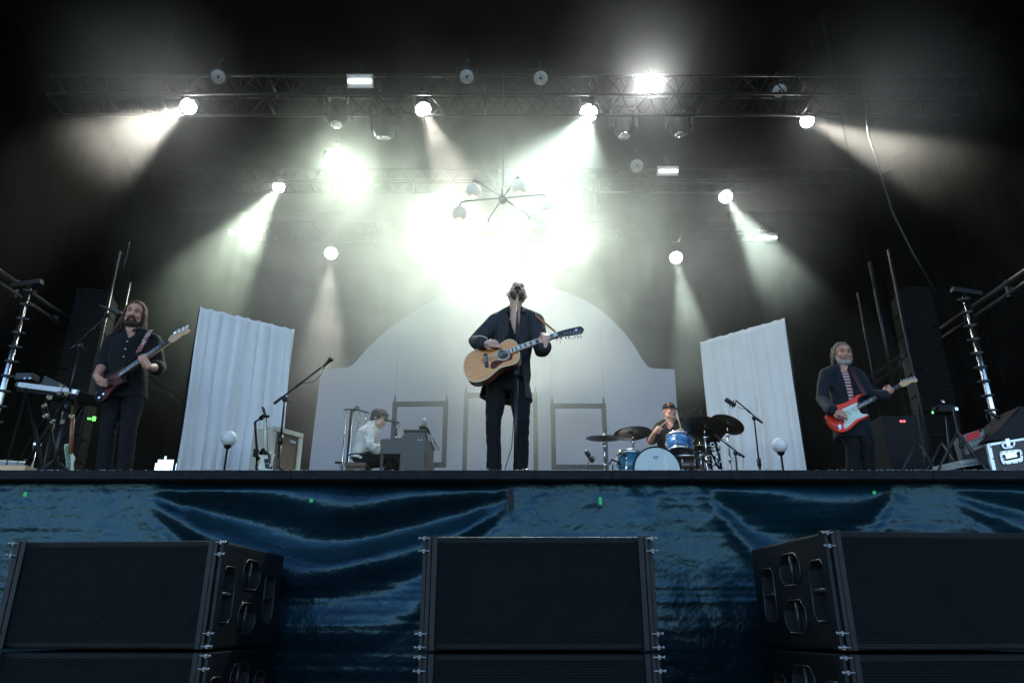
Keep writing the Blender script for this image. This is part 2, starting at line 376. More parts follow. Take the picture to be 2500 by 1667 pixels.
# ------------------------------------------------------------------ ground speakers
CAB = pmat('speaker_cabinet', (.003, .0042, .0058), .48, var=.35, scale=30, bump=.25, bscale=180, spec=.25)
RAIL = pmat('rail_metal', (.010, .013, .017), .45, .3, var=.3, spec=.3)
PINM = pmat('dull_pin', (.22, .24, .26), .4, .7, var=.3); CUP = pmat('handle_cup', (.02, .024, .028), .35, var=.2)
def grille_mat():
    m = bpy.data.materials.new('perforated_grille'); m.use_nodes = True; t = m.node_tree; p = t.nodes['Principled BSDF']
    tc = t.nodes.new('ShaderNodeTexCoord'); sx = t.nodes.new('ShaderNodeSeparateXYZ'); ln(t, tc.outputs['Object'], sx.inputs[0])
    def M_(op, a, b=None):
        n = t.nodes.new('ShaderNodeMath'); n.operation = op
        for i, q in enumerate((a, b)):
            if q is None: continue
            if isinstance(q, (int, float)): n.inputs[i].default_value = q
            else: ln(t, q, n.inputs[i])
        return n.outputs[0]
    P = .0150; Q = P * math.sqrt(3)
    def hexd(ox, oz):
        a = M_('SUBTRACT', M_('FRACT', M_('ADD', M_('DIVIDE', sx.outputs[0], P), ox)), .5); b = M_('SUBTRACT', M_('FRACT', M_('ADD', M_('DIVIDE', sx.outputs[2], Q), oz)), .5)
        return M_('SQRT', M_('ADD', M_('POWER', M_('MULTIPLY', a, P), 2.), M_('POWER', M_('MULTIPLY', b, Q), 2.)))
    d = M_('MINIMUM', hexd(0, 0), hexd(.5, .5)); hole = M_('LESS_THAN', d, P * .41)
    tr = t.nodes.new('ShaderNodeBsdfTransparent'); mx = t.nodes.new('ShaderNodeMixShader'); ln(t, hole, mx.inputs[0]); ln(t, p.outputs[0], mx.inputs[1]); ln(t, tr.outputs[0], mx.inputs[2])
    ln(t, mx.outputs[0], t.nodes['Material Output'].inputs['Surface'])
    nz = t.nodes.new('ShaderNodeTexNoise'); nz.inputs['Scale'].default_value = 5; nz.inputs['Detail'].default_value = 8; ln(t, tc.outputs['Object'], nz.inputs['Vector'])
    r = t.nodes.new('ShaderNodeValToRGB'); r.color_ramp.elements[0].color = (.003, .0065, .009, 1); r.color_ramp.elements[1].color = (.008, .014, .019, 1)
    ln(t, nz.outputs['Fac'], r.inputs[0]); ln(t, r.outputs[0], p.inputs['Base Color']); p.inputs['Roughness'].default_value = .6; p.inputs['Specular IOR Level'].default_value = .18
    return m
GRILLE = grille_mat(); FOAM = pmat('speaker_inside', (.004, .0045, .005), .9, var=.3, spec=.05)
CONE = pmat('speaker_cone', (.004, .0045, .005), .9, var=.2, spec=.05)
SW, SH, SD = 1.28, .598, 1.10
def octo(w_, h_, c): return [(-w_, -h_ + c), (-w_ + c, -h_), (w_ - c, -h_), (w_, -h_ + c), (w_, h_ - c), (w_ - c, h_), (-w_ + c, h_), (-w_, h_ - c)]
HANDLES = [(.50, .43, .13, .085, .05), (.50, .17, .13, .085, .05), (.20, .30, .085, .15, .035), (.80, .30, .085, .15, .035)]
def make_sub():
    root = thing('ground_speaker', 'x', 'speaker', (0, 0, 0), 'black ground speakers stacked before the stage')
    mb = MB(); mb.box((0, SD / 2 + .02, SH / 2), (SW - .06, SD - .04, SH - .006), None, 0, .012)
    cut = MB()
    for sx in (-1, 1):
        for (y, z, hw, hh, c) in HANDLES:
            M = frame((sx * (SW / 2 - .03), y * SD, z), (0, 1, 0), (sx, 0, 0)); cut.prism(octo(hw, hh, c) if sx > 0 else octo(hw, hh, c), -.09, .03, M)
    cut.box((0, .03, SH / 2), (SW - .13, .20, SH - .07), None, 1)
    a = mb.mesh('cabinet', CAB); b = cut.mesh('cut', [CUP, FOAM]); bo = bpy.data.objects.new('cut', b); col.objects.link(bo)
    me = temp_eval(a, [('BOOLEAN', dict(operation='DIFFERENCE', object=bo, solver='EXACT', material_mode='TRANSFER'))]); bpy.data.objects.remove(bo)
    me.name = 'cabinet'; link('cabinet', me, root)
    g = MB(); g.quad((-SW / 2 + .075, .012, .018), (SW / 2 - .075, .012, .018), (SW / 2 - .075, .012, SH - .012), (-SW / 2 + .075, .012, SH - .012))
    g.quad((-SW / 2 + .075, .012, SH - .012), (SW / 2 - .075, .012, SH - .012), (SW / 2 - .075, .03, SH - .006), (-SW / 2 + .075, .03, SH - .006))
    part(root, 'grille', g, GRILLE, True)
    for sx in (-1, 1):
        c = MB(); M = frame((sx * .28, .115, SH / 2), (1, 0, 0), (0, -1, 0))
        c.lathe([(.05, -.012), (.1, -.010), (.2, .0), (.225, .02), (.235, .015), (.25, 0), (.25, -.012)], M, 32); part(root, 'woofer', c, CONE, True)
        r = MB(); x = sx * (SW / 2 - .035)
        r.box((x, .02, SH / 2), (.022, .05, SH - .004), None, 0, .004); r.box((x + sx * .026, .05, SH / 2), (.024, .07, SH - .004), None, 0, .004); r.box((x - sx * .03, .008, SH / 2), (.03, .02, SH - .004), None, 0, .003)
        o = part(root, 'side_rail', r, RAIL, True)
        for z in (.018, .085, SH - .085, SH - .018):
            q = MB(); q.tube([(x - sx * .005, -.008, z), (x + sx * .052, -.008, z)], .0055, 8); q.ell((x + sx * .055, -.008, z), (.008, .009, .009), n=8, k=6); q.box((x + sx * .03, .004, z), (.012, .03, .02))
            part(o, 'rigging_pin', q, PINM, True)
        for (y, z, hw, hh, c_) in HANDLES:
            hb = MB(); xx = sx * (SW / 2 - .045)
            if hw > hh: hb.tube([(xx, y * SD, z - hh), (xx, y * SD, z + hh)], .013, 10)
            else: hb.tube([(xx, y * SD - hw, z + .0), (xx, y * SD + hw, z + .0)], .013, 10)
            fr = [(p_[0] * 1.05, p_[1] * 1.05) for p_ in octo(hw, hh, c_)]
            M = frame((sx * (SW / 2 - .03) + sx * .001, y * SD, z), (0, 1, 0), (sx, 0, 0)); hb.tube([M @ Vector((a_, b_, 0)) for a_, b_ in fr], .005, 6, closed=True)
            part(root, 'handle', hb, CUP, True)
    return root
sub0 = make_sub(); first = True
STACKS = [((-2.33, 4.50), -4, 'left stack, its handled side turned to the singer'), ((.145, 4.26), 0, 'middle stack in front of the singer'), ((2.30, 4.08), 5, 'right stack below the red guitar player')]
for (x, y), yaw, where in STACKS:
    top = EYE + (.47 if x < 2 else .475)
    for k in range(3):
        M = Matrix.Translation((x, y, top - SH - k * (SH + .012))) @ Matrix.Rotation(R(yaw), 4, 'Z')
        lab = ('topmost ' if k == 0 else 'second from top ' if k == 1 else 'bottom ') + 'black speaker of the ' + where
        if first: sub0.matrix_basis = M; tag(sub0, lab); first = False
        else: dup(sub0, M, lab)

# ------------------------------------------------------------------ trusses
def truss(name, p0, p1, w_, h_, bays, label, M_=STEEL, k=1.):
    p0 = Vector(p0); p1 = Vector(p1); root = thing(name, label, 'truss', p0, 'lighting trusses under the stage roof')
    mb = MB(); cs = [(a, b) for a in (-w_ / 2, w_ / 2) for b in (0, h_)]
    for a, b in cs: mb.tube([p0 + V(0, a, b), p1 + V(0, a, b)], .024 * k, 8)
    part(root, 'chord', mb, M_)
    bb = MB(); L = p1 - p0
    for i in range(bays):
        q0 = p0 + L * (i / bays); q1 = p0 + L * ((i + 1) / bays); qm = (q0 + q1) / 2
        for a in (-w_ / 2, w_ / 2): bb.tube([q0 + V(0, a, 0), qm + V(0, a, h_), q1 + V(0, a, 0)], .012, 6)
        for b in (0, h_): bb.tube([q0 + V(0, -w_ / 2, b), qm + V(0, w_ / 2, b), q1 + V(0, -w_ / 2, b)], 0.012 * k, 6)
        if i % 4 == 0:
            for b in (0, h_): bb.tube([q0 + V(0, -w_ / 2, b), q0 + V(0, w_ / 2, b)], .02, 6)
    part(root, 'lacing', bb, M_); return root
TY = onH(1176, 235).y
for (y, z, x0, x1, lab) in ((TY, HT - .05, -7.0, 7.0, 'long front lighting truss carrying the round lamps and strobes'), (TY + 2.35, HT - .02, -6.2, 6.2, 'middle lighting truss half hidden in smoke behind the chandelier'), (onH(1176, 560).y, HT + .15, -5.5, 5.5, 'rear lighting truss behind the arched backdrop')):
    truss('lighting_truss', (x0, y, z), (x1, y, z), .5 if x1 > 6.5 else .34, .34 if x1 > 6.5 else .28, 34, lab, STEEL if x1 > 6.5 else TRUSSK, 1. if x1 > 6.5 else .7)
for sx in (-1, 1):
    p0 = V(sx * 7.0, 6.4, 0); z = D(2352 if sx > 0 else 0, 640, 1).z
    q = D(1176 + sx * 1000, 748, 9.6); q2 = D(1176 + sx * 1250, 577, 7.2)
    mb = MB(); t = (q2 - q); t = V(0, t.y, 0); a = q - V(0, -4.5, 0) ; b_ = q + V(0, -3.6, 0)
    root = thing('side_beam', ('grey scaffold beam of two tubes high behind the bass player' if sx < 0 else 'grey scaffold beam of two tubes above the flight case'), 'beam', a, 'scaffold beams along the stage sides')
    mb.tube([a, b_], .045, 10); part(root, 'tube', mb, STEEL); mb = MB(); mb.tube([a - V(0, 0, .13), b_ - V(0, 0, .13)], .035, 10); part(root, 'tube', mb, STEEL)
    for k in range(9): mb = MB(); c_ = a.lerp(b_, (k + .5) / 9); mb.box((c_.x, c_.y, c_.z - .06), (.06, .05, .22)); part(root, 'clamp', mb, DSTEEL)

# ------------------------------------------------------------------ fixtures
LENSON = emat('lit_lens', (1, 1, .97), 40); LEDON = emat('lit_led_line', (1, 1, .96), 9); STROBE = emat('lit_strobe', (1, 1, 1), 30); PLASTIC = pmat('fixture_plastic', (.022, .023, .026), .45, var=.2)
LENSOFF = pmat('grey_lens', (.33, .36, .38), .25, var=.25, scale=20); PANEL = pmat('strobe_panel', (.42, .45, .47), .4, var=.1)
def hook(mb, p, top):
    mb.tube([p, V(p.x, p.y, top)], .014, 6); mb.box((p.x, p.y, top), (.05, .06, .05))
def par(p, aim, lab, lens, rad=.115, group=None):
    root = thing('stage_lamp', lab, 'stage lamp', p, group); d = (Vector(aim) - p).normalized(); M = zframe(p, d)
    b = MB(); b.lathe([(.04, -.3), (.085, -.28), (rad * 1.12, -.05), (rad * 1.18, .0), (rad * 1.05, .004), (rad * 1.02, -.02)], M, 24); part(root, 'housing', b, PLASTIC)
    l = MB(); l.lathe([(rad, -.012), (rad * .95, .012), (rad * .8, .034), (rad * .5, .052), (rad * .2, .06)], M, 24); part(root, 'lens', l, lens)
    if lens is LENSOFF:
        r = MB()
        for k in (.28, .95): r.tube([M @ V(rad * k * math.cos(a), rad * k * math.sin(a), .052 if k < .5 else .016) for a in [i * math.pi / 12 for i in range(24)]], .006, 6, closed=True)
        r.ell((0, 0, .062), (.02, .02, .015), M, n=10, k=6); part(root, 'lens_ring', r, STEEL)
    y = MB(); sd = V(0, 0, 1).cross(d); sd = sd.normalized() if sd.length > .05 else V(1, 0, 0); c = p - d * .12; up = p.z + .34
    for s in (-1, 1): y.tube([c + sd * s * rad * 1.25, V(c.x + sd.x * s * rad * 1.25, c.y + sd.y * s * rad * 1.25, up - .1), V(c.x, c.y, up - .06)], .012, 6)
    hook(y, V(c.x, c.y, up - .06), up + .06); part(root, 'yoke', y, DSTEEL); return root
LAMPLAB = ['lit lamp on the truss end above the bass player, warm beam going outward', 'lit lamp on the front truss above the left side of the chandelier', 'bright lit lamp on the front truss right of the chandelier', 'lit lamp on the truss end with a beam toward the crank mast',
 'lit lamp with a greenish beam above the white curtain by the bass player', 'lit lamp just beside the chandelier, shining straight down', 'lit lamp with a green beam above the white curtain by the drums', 'small lit lamp with a pink beam over the organ player', 'small lit lamp with a narrow beam over the drummer',
 'faint lit lamp in the smoke right of the singer', 'faint lit lamp in the smoke left of the singer']
for i, (u, v, a, pw, cn, c) in enumerate(LAMPS):
    p = onH(u, v); par(p, facing(p, D(*a)), LAMPLAB[i], LENSON, (.115, .115, .13, .105, .1, .1, .12, .13, .13, .1, .1)[i], 'lit stage lamps')
for i, (u, v, pw) in enumerate(((770, 368, 0), (985, 505, 0), (1335, 545, 0))):
    p = onH(u, v); par(p, CAM, ('bright lit lamp glaring in the smoke above the organ player', 'brightest lit lamp glaring in thick smoke left of the chandelier', 'bright lit lamp glaring in smoke below the chandelier, drum side')[i], LENSON, .16, 'lit stage lamps')
for i, (u, v) in enumerate(((501, 177), (1072, 177), (1242, 180), (1791, 210), (1463, 381))):
    p = onH(u, v, HT + .12); par(p, CAM, ('unlit round lamp on the truss beside the warm beam', 'unlit round lamp on the front truss, left one of the central pair', 'unlit round lamp on the front truss, right one of the central pair', 'unlit round lamp on the truss near the beam over the crank mast', 'dim unlit round lamp on the middle truss beside a strobe')[i], LENSOFF, .115 if i < 4 else .125, 'unlit round stage lamps')
def strobe(u, v, w_, h_, on, lab):
    p = onH(u, v, HT + .05); root = thing('strobe_light', lab, 'strobe light', p, 'rectangular strobe lights'); M = frame(p, (1, 0, 0), (CAM - p).normalized())
    b = MB(); b.box((0, 0, -.05), (w_, h_, .09), M, 0, .008); part(root, 'housing', b, PANEL if not on else STROBE)
    l = MB()
    l.box((0, 0, .003), (w_ * .9, h_ * (.9 if on else .16), .012), M); part(root, 'led_line', l, STROBE if on else LEDON)
    y = MB(); hook(y, p + V(0, .06, h_ * .4), p.z + .3); part(root, 'bracket', y, DSTEEL)
strobe(826, 187, .38, .2, 0, 'unlit grey strobe panel with a glowing line on the front truss, organ side'); strobe(1492, 195, .4, .2, 1, 'fully lit white strobe panel on the front truss')
strobe(1535, 393, .37, .17, 0, 'grey strobe panel with a glowing line on the middle truss'); strobe(547, 534, .42, .14, 0, 'strobe panel glowing as a thin line above the white curtain beside the bass player'); strobe(1762, 546, .44, .19, 0, 'strobe panel with a glowing line above the white curtain beside the drums')
def moving_head(u, v, s, lab, tilt=0.):
    p = onH(u, v); root = thing('moving_head_light', lab, 'moving light', p, 'dark moving head lights'); top = p + V(0, 0, .36 * s)
    b = MB(); b.box(tuple(top), (.36 * s, .3 * s, .14 * s), None, 0, .02); hook(b, top + V(-.12 * s, 0, 0), HT + .1); hook(b, top + V(.12 * s, 0, 0), HT + .1); part(root, 'base', b, PLASTIC)
    y = MB()
    for sx in (-1, 1): y.box((p.x + sx * .2 * s, p.y, p.z + .12 * s), (.06 * s, .16 * s, .42 * s), None, 0, .02)
    y.box((p.x, p.y, p.z + .3 * s), (.42 * s, .16 * s, .07 * s), None, 0, .02); part(root, 'yoke', y, PLASTIC)
    M = Matrix.Translation(p) @ Matrix.Rotation(tilt, 4, 'X'); h = MB(); h.lathe([(.06 * s, .24 * s), (.13 * s, .2 * s), (.165 * s, .02 * s), (.155 * s, -.1 * s), (.12 * s, -.19 * s), (.1 * s, -.2 * s)], M, 20); part(root, 'head', h, PLASTIC)
    l = MB(); l.lathe([(.1 * s, -.198 * s), (.07 * s, -.215 * s), (.02 * s, -.222 * s)], M, 20); part(root, 'lens', l, CHROME)
    return root
for a in ((775, 262, 1.0, 'slim dark moving light hanging below the strobe, organ side', .0), (882, 285, 1.15, 'wide dark moving light hanging left of the lit lamps', .25), (1432, 290, 1.0, 'dark moving light hanging right of the brightest truss lamp', -.1), (1560, 285, .95, 'dark moving light hanging below the fully lit strobe', .1), (1345, 465, 1.2, 'dark moving light hanging in smoke beside the chandelier', .2)): moving_head(*a)

# ------------------------------------------------------------------ chandelier
def opal(name, c_):
    m = pmat(name, c_, .35, var=.02, spec=.3); t = m.node_tree; p = t.nodes['Principled BSDF']; tr = t.nodes.new('ShaderNodeBsdfTranslucent'); tr.inputs[0].default_value = c_ + (1,); mx = t.nodes.new('ShaderNodeMixShader'); mx.inputs[0].default_value = .36
    ln(t, p.outputs[0], mx.inputs[1]); ln(t, tr.outputs[0], mx.inputs[2]); ln(t, mx.outputs[0], t.nodes['Material Output'].inputs['Surface']); return m
OPAL = opal('opal_glass', (.86, .87, .84))
def chandelier():
    P = D(1155, 455, 8.7); r = .60; root = thing('chandelier', 'six-armed chandelier with white globe shades hanging over the singer', 'chandelier', P)
    IRON = pmat('chandelier_metal', (.05, .052, .055), .4, .6); BULB = emat('peach_bulb', (1, .66, .45), .7)
    h = MB(); M = Matrix.Translation(P); h.lathe([(.02, -.075), (.05, -.07), (.066, -.03), (.066, .03), (.04, .06), (.03, .14), (.022, .15)], M, 16); part(root, 'hub', h, IRON)
    s = MB(); s.tube([P + V(0, 0, .1), P + V(0, 0, .62)], .016, 8); s.tube([P + V(0, 0, .6), V(P.x, P.y, HT)], .004, 5); s.tube([P + V(-.0, 0, .09), P + V(-.09, 0, .22), P + V(-.06, 0, .42), P + V(0, 0, .5)], .005, 6); part(root, 'drop_rod', s, IRON)
    for k in range(6):
        a = R(-9 + 60 * k); d = V(math.cos(a), math.sin(a), 0); e = P + d * r
        t = MB(); t.tube([P + d * .05, e - d * .08, e - d * .03 + V(0, 0, -.012), e + V(0, 0, -.05), e + V(0, 0, -.1)], .0115, 8); o = part(root, 'arm', t, IRON)
        g = MB(); c = e + V(0, 0, -.185); g.lathe([(.02, .1)] + [(.103 * math.cos(q), .103 * math.sin(q)) for q in [R(x) for x in (75, 60, 45, 30, 15, 0, -15, -30, -45, -60)]], Matrix.Translation(c), 24); part(o, 'globe_shade', g, OPAL)
        b = MB(); b.ell(tuple(c + V(0, 0, -.088)), (.043, .043, .02)); part(o, 'bulb', b, BULB)
chandelier()

# ------------------------------------------------------------------ arched backdrop, picture frames, white curtains
BD = 12.5
pts = [(708, 1085), (737, 850), (760, 847), (800, 843), (812, 836), (828, 818), (842, 800), (870, 775), (905, 745), (960, 708), (1040, 670), (1110, 654), (1176, 650), (1240, 654), (1320, 675), (1385, 715), (1430, 758), (1458, 795), (1475, 825), (1488, 842), (1500, 846), (1549, 848), (1561, 1085)]
arc = pts[4:20]
for _ in range(2): arc = [arc[0]] + [q for i in range(len(arc) - 1) for q in ((arc[i][0] * .75 + arc[i + 1][0] * .25, arc[i][1] * .75 + arc[i + 1][1] * .25), (arc[i][0] * .25 + arc[i + 1][0] * .75, arc[i][1] * .25 + arc[i + 1][1] * .75))] + [arc[-1]]
pts = pts[:4] + arc + pts[20:]
poly = [(D(u, v, BD).x, D(u, v, BD).z) for u, v in pts]; poly[0] = (poly[0][0] - .02, FLOOR); poly[-1] = (poly[-1][0] + .02, FLOOR)
GREYW = pmat('painted_flat', (.45, .47, .55), .75, var=.05, scale=1.2, bump=.06, bscale=6)
mb = MB(); mb.prism(poly, -.04, 0, frame((0, BD, 0), (1, 0, 0), (0, -1, 0))); solo('arched_backdrop', mb, GREYW, 'pale grey arched scenery flat standing behind the band', 'backdrop', (poly[0][0] / 2 + poly[-1][0] / 2, BD, FLOOR))
FRM = pmat('frame_grey', (.035, .037, .04), .55, var=.15)
def pic_frame(u0, u1, v0, h_, yaw, lab, d=11.95):
    a, b = D(u0, v0, d), D(u1, v0, d); w_ = (b - a).length; root = thing('picture_frame', lab, 'picture frame', (a.x, d, a.z), 'empty picture frames', R(yaw))
    T = .075
    for nm, c, sz in (('rail', (w_ / 2, 0, -T / 2), (w_, T)), ('rail', (w_ / 2, 0, -h_ + T / 2), (w_, T)), ('stile', (T / 2, 0, -h_ / 2), (T, h_ - 2 * T)), ('stile', (w_ - T / 2, 0, -h_ / 2), (T, h_ - 2 * T))):
        m = MB(); hor = sz[0] > sz[1] if nm == 'rail' else False
        for off, dd, ww in ((-.027, .03, .018), (-.009, .022, .016), (.009, .03, .016), (.028, .04, .018)):
            if nm == 'rail': m.box((c[0], -dd / 2, c[2] + off), (sz[0], .03 + dd, ww))
            else: m.box((c[0] + off, -dd / 2, c[2]), (ww, .03 + dd, sz[1]))
        part(root, nm, m, FRM, True)
    for x in (.03, w_ - .03):
        m = MB(); m.lathe([(.026, 0), (.024, .02), (.012, .035), (.018, .05), (.004, .13)], Matrix.Translation((x, -.01, .0)), 10); f = part(root, 'finial', m, FRM, True)
        m = MB(); m.tube([(x, -.01, .12), (x, -.01, 3.6)], .0014, 5); part(root, 'wire', m, DSTEEL, True)
pic_frame(903, 1030, 924, 1.1, -2, 'empty grey picture frame hanging behind the organ')
pic_frame(1066, 1234, 904, 1.55, 0, 'tallest empty grey picture frame, hanging behind the singer legs')
pic_frame(1264, 1391, 928, 1.1, 1, 'empty grey picture frame hanging behind the small cymbal')
CLOTH = pmat('white_cloth', (.78, .79, .80), .85, var=.03, scale=4, bump=.12, bscale=30, sheen=.2)
def curtain(p0, p1, ztop, seed, lab):               # p0, p1: rail ends on the floor plane
    p0 = Vector(p0); p1 = Vector(p1); t = p1 - p0; L = t.length; t.normalize(); nn = V(t.y, -t.x, 0); rnd = random.Random(seed)
    if nn.y > 0: nn = -nn
    root = thing('curtain_screen', lab, 'curtain', (p0 + p1) / 2, 'white curtain screens'); N, K = 180, 40; vs = []; fs = []
    pl = sorted([0, 1] + [(k + rnd.uniform(-.2, .2)) / 8 for k in range(1, 8)])
    for j in range(K + 1):
        f = j / K; z = FLOOR + .02 + (ztop - FLOOR - .02) * f
        for i in range(N + 1):
            s = i / N; k = max(q for q in range(len(pl) - 1) if pl[q] <= s); q = (s - pl[k]) / (pl[k + 1] - pl[k])
            bulge = math.sin(math.pi * q) ** .6
            o = (.018 + .012 * math.sin(k * 2.7)) * bulge * (1 - .2 * f) + .010 * math.sin(2.2 * q * 3 + k * 1.9 + 1.5 * f) * (1 - .5 * f) + .02 * math.sin(7 * q * (1 - f) + k * 2.1 + 2 * f) * (1 - f) + .012 * math.sin(11 * s + 4 * f + k) * (1 - f * .7)
            zz = z + (.018 * (1 - bulge) - .012 if j == K else 0) * 1
            c = p0 + t * (L * s + .01 * math.sin(5 * f + k)) + nn * o; vs.append((c.x, c.y, zz))
    for j in range(K):
        for i in range(N):
            a = j * (N + 1) + i; fs.append((a, a + 1, a + N + 2, a + N + 1))
    m = MB(); m.add(vs, fs, None, 0, True); me = m.mesh('cloth', CLOTH, wm(root).inverted()); me = temp_eval(me, [('SOLIDIFY', dict(thickness=.004))]); link('cloth', me, root)
    m = MB()
    bk = -nn * .03
    for p in (p0, p1): m.tube([V(p.x, p.y, FLOOR) + bk, V(p.x, p.y, ztop - .01) + bk], .014, 8); m.box(tuple(V(p.x, p.y, FLOOR + .01) + bk * 2), (.3, .3, .02))
    m.tube([V(p0.x, p0.y, ztop - .02) + bk, V(p1.x, p1.y, ztop - .02) + bk], .014, 8); part(root, 'stand', m, BLACK)
    for q in pl[1:-1]:
        c = p0 + t * L * q + bk * .6; m = MB(); m.tube([V(c.x, c.y, ztop - .03), V(c.x, c.y, ztop + .012)], .008, 6); part(root, 'curtain_hook', m, CLOTH)
zt = D(462, 705, 7.6).z
curtain((D(462, 705, 7.6).x, 7.6, FLOOR), (D(677, 757, 8.28).x, 8.28, FLOOR), zt, 4, 'white pleated curtain screen standing between bass player and white guitar')
curtain((D(1609, 785, 11.2).x, 11.2, FLOOR), (D(1803, 730, 10.2).x, 10.2, FLOOR), D(1803, 730, 10.2).z, 9, 'white pleated curtain screen standing behind the drums')
# ------------------------------------------------------------------ people
from mathutils import noise as NS
def ray(u, v):
    a = (u - 1250) / FX; b = (833.5 - v) / FX
    return Vector((a, CP - b * SP, SP + b * CP))
def wrinkle(me, amp, scl, seed=0., stretch=(1, 1, 1)):
    me.update(); ns_ = [v.normal.copy() for v in me.vertices]
    for v, n in zip(me.vertices, ns_):
        q = Vector((v.co.x * stretch[0], v.co.y * stretch[1], v.co.z * stretch[2])) * scl + Vector((seed, seed, seed))
        r = 1 - abs(NS.noise(q)) * 2.2; r2 = NS.noise(q * 2.3)
        v.co += n * amp * (max(-.6, r) * .8 + r2 * .5)
    me.update()
    return me
def split(me, fn, names):                            # cut one cloth surface into pieces by fn(face centre, normal)
    outs = {}
    for nm in names:
        bm = bmesh.new(); bm.from_mesh(me)
        bmesh.ops.delete(bm, geom=[f for f in bm.faces if fn(f.calc_center_median(), f.normal) != nm], context='FACES')
        o = bpy.data.meshes.new(nm); bm.to_mesh(o); bm.free(); outs[nm] = o
    return outs
def shell(me, mats, th=.007):
    for m in (mats if isinstance(mats, (list, tuple)) else [mats]): me.materials.append(m)
    me.polygons.foreach_set('material_index', [0] * len(me.polygons))
    me.polygons.foreach_set('use_smooth', [True] * len(me.polygons))
    return temp_eval(me, [('SMOOTH', dict(factor=.5, iterations=7)), ('SOLIDIFY', dict(thickness=th, offset=-.3))])
def smat(name, c, red):
    m = pmat(name, c, .5, var=.08, scale=14, bump=.08, bscale=120, spec=.35); p = m.node_tree.nodes['Principled BSDF']
    p.inputs['Subsurface Weight'].default_value = .15; p.inputs['Subsurface Radius'].default_value = (.02, .008, .005); p.inputs['Subsurface Scale'].default_value = .4
    return m
SKIN = smat('skin_fair', (.72, .44, .33), 0); SKIN2 = smat('skin_ruddy', (.56, .29, .21), 0)
HAIRB = pmat('brown_hair', (.11, .058, .032), .6, var=.5, scale=60, bump=.5, bscale=140, spec=.2); HAIRG = pmat('grey_hair', (.14, .122, .10), .65, var=.65, scale=60, bump=.5, bscale=140, spec=.2)
HAIRD = pmat('dark_hair', (.028, .022, .018), .55, var=.4, scale=60, bump=.5, bscale=140); BEARDG = pmat('grey_beard', (.36, .34, .32), .7, var=.3, scale=80, bump=.5, bscale=160)
BEARDB = pmat('brown_beard', (.05, .028, .018), .7, var=.4, scale=80, bump=.5, bscale=160); STUB = pmat('short_beard', (.13, .078, .056), .75, var=.35, scale=90, bump=.4, bscale=200)
EYE_M = pmat('eye_dark', (.03, .02, .016), .3, var=.1); LIP = pmat('lips', (.34, .13, .11), .5, var=.1); MOUTH = pmat('mouth_inside', (.03, .008, .008), .6, var=.1)
BSHIRT = pmat('black_shirt', (.005, .0055, .007), .8, var=.25, scale=20, bump=.15, bscale=90, sheen=.08, spec=.25); BTROU = pmat('black_denim', (.004, .0048, .0065), .8, var=.3, scale=25, bump=.2, bscale=150, sheen=.05, spec=.25)
NAVY = pmat('navy_jacket', (.009, .014, .022), .75, var=.2, scale=20, bump=.12, bscale=90, sheen=.08, spec=.25); CREAM = pmat('cream_shirt', (.80, .78, .72), .8, var=.06, scale=10, bump=.3, bscale=26)
SHOE = pmat('black_leather', (.012, .012, .012), .35, var=.2); BTN = pmat('button', (.6, .62, .64), .35, var=.05)
def stripe_mat(name, a, b, axis, scale, th, warp=.0):
    m = bpy.data.materials.new(name); m.use_nodes = True; t = m.node_tree; p = t.nodes['Principled BSDF']; p.inputs['Roughness'].default_value = .8; p.inputs['Specular IOR Level'].default_value = .25
    tc = t.nodes.new('ShaderNodeTexCoord'); wv = t.nodes.new('ShaderNodeTexWave'); wv.bands_direction = axis; wv.inputs['Scale'].default_value = scale; wv.inputs['Distortion'].default_value = warp; wv.inputs['Detail Scale'].default_value = .6
    ln(t, tc.outputs['Object'], wv.inputs['Vector']); r = t.nodes.new('ShaderNodeValToRGB'); r.color_ramp.interpolation = 'LINEAR'
    r.color_ramp.elements[0].position = th - .04; r.color_ramp.elements[1].position = th + .04; r.color_ramp.elements[0].color = a + (1,); r.color_ramp.elements[1].color = b + (1,)
    ln(t, wv.outputs['Fac'], r.inputs[0]); ln(t, r.outputs[0], p.inputs['Base Color'])
    n2 = t.nodes.new('ShaderNodeTexNoise'); n2.inputs['Scale'].default_value = 60; ln(t, tc.outputs['Object'], n2.inputs['Vector']); bp = t.nodes.new('ShaderNodeBump'); bp.inputs['Strength'].default_value = .15; bp.inputs['Distance'].default_value = .02
    ln(t, n2.outputs['Fac'], bp.inputs['Height']); ln(t, bp.outputs[0], p.inputs['Normal']); return m
PIN = stripe_mat('pinstripe_wool', (.030, .033, .040), (.058, .062, .070), 'X', 13.5, .86); TEE = stripe_mat('red_white_stripes', (.55, .50, .47), (.20, .022, .035), 'Z', 9.0, .5, .3)

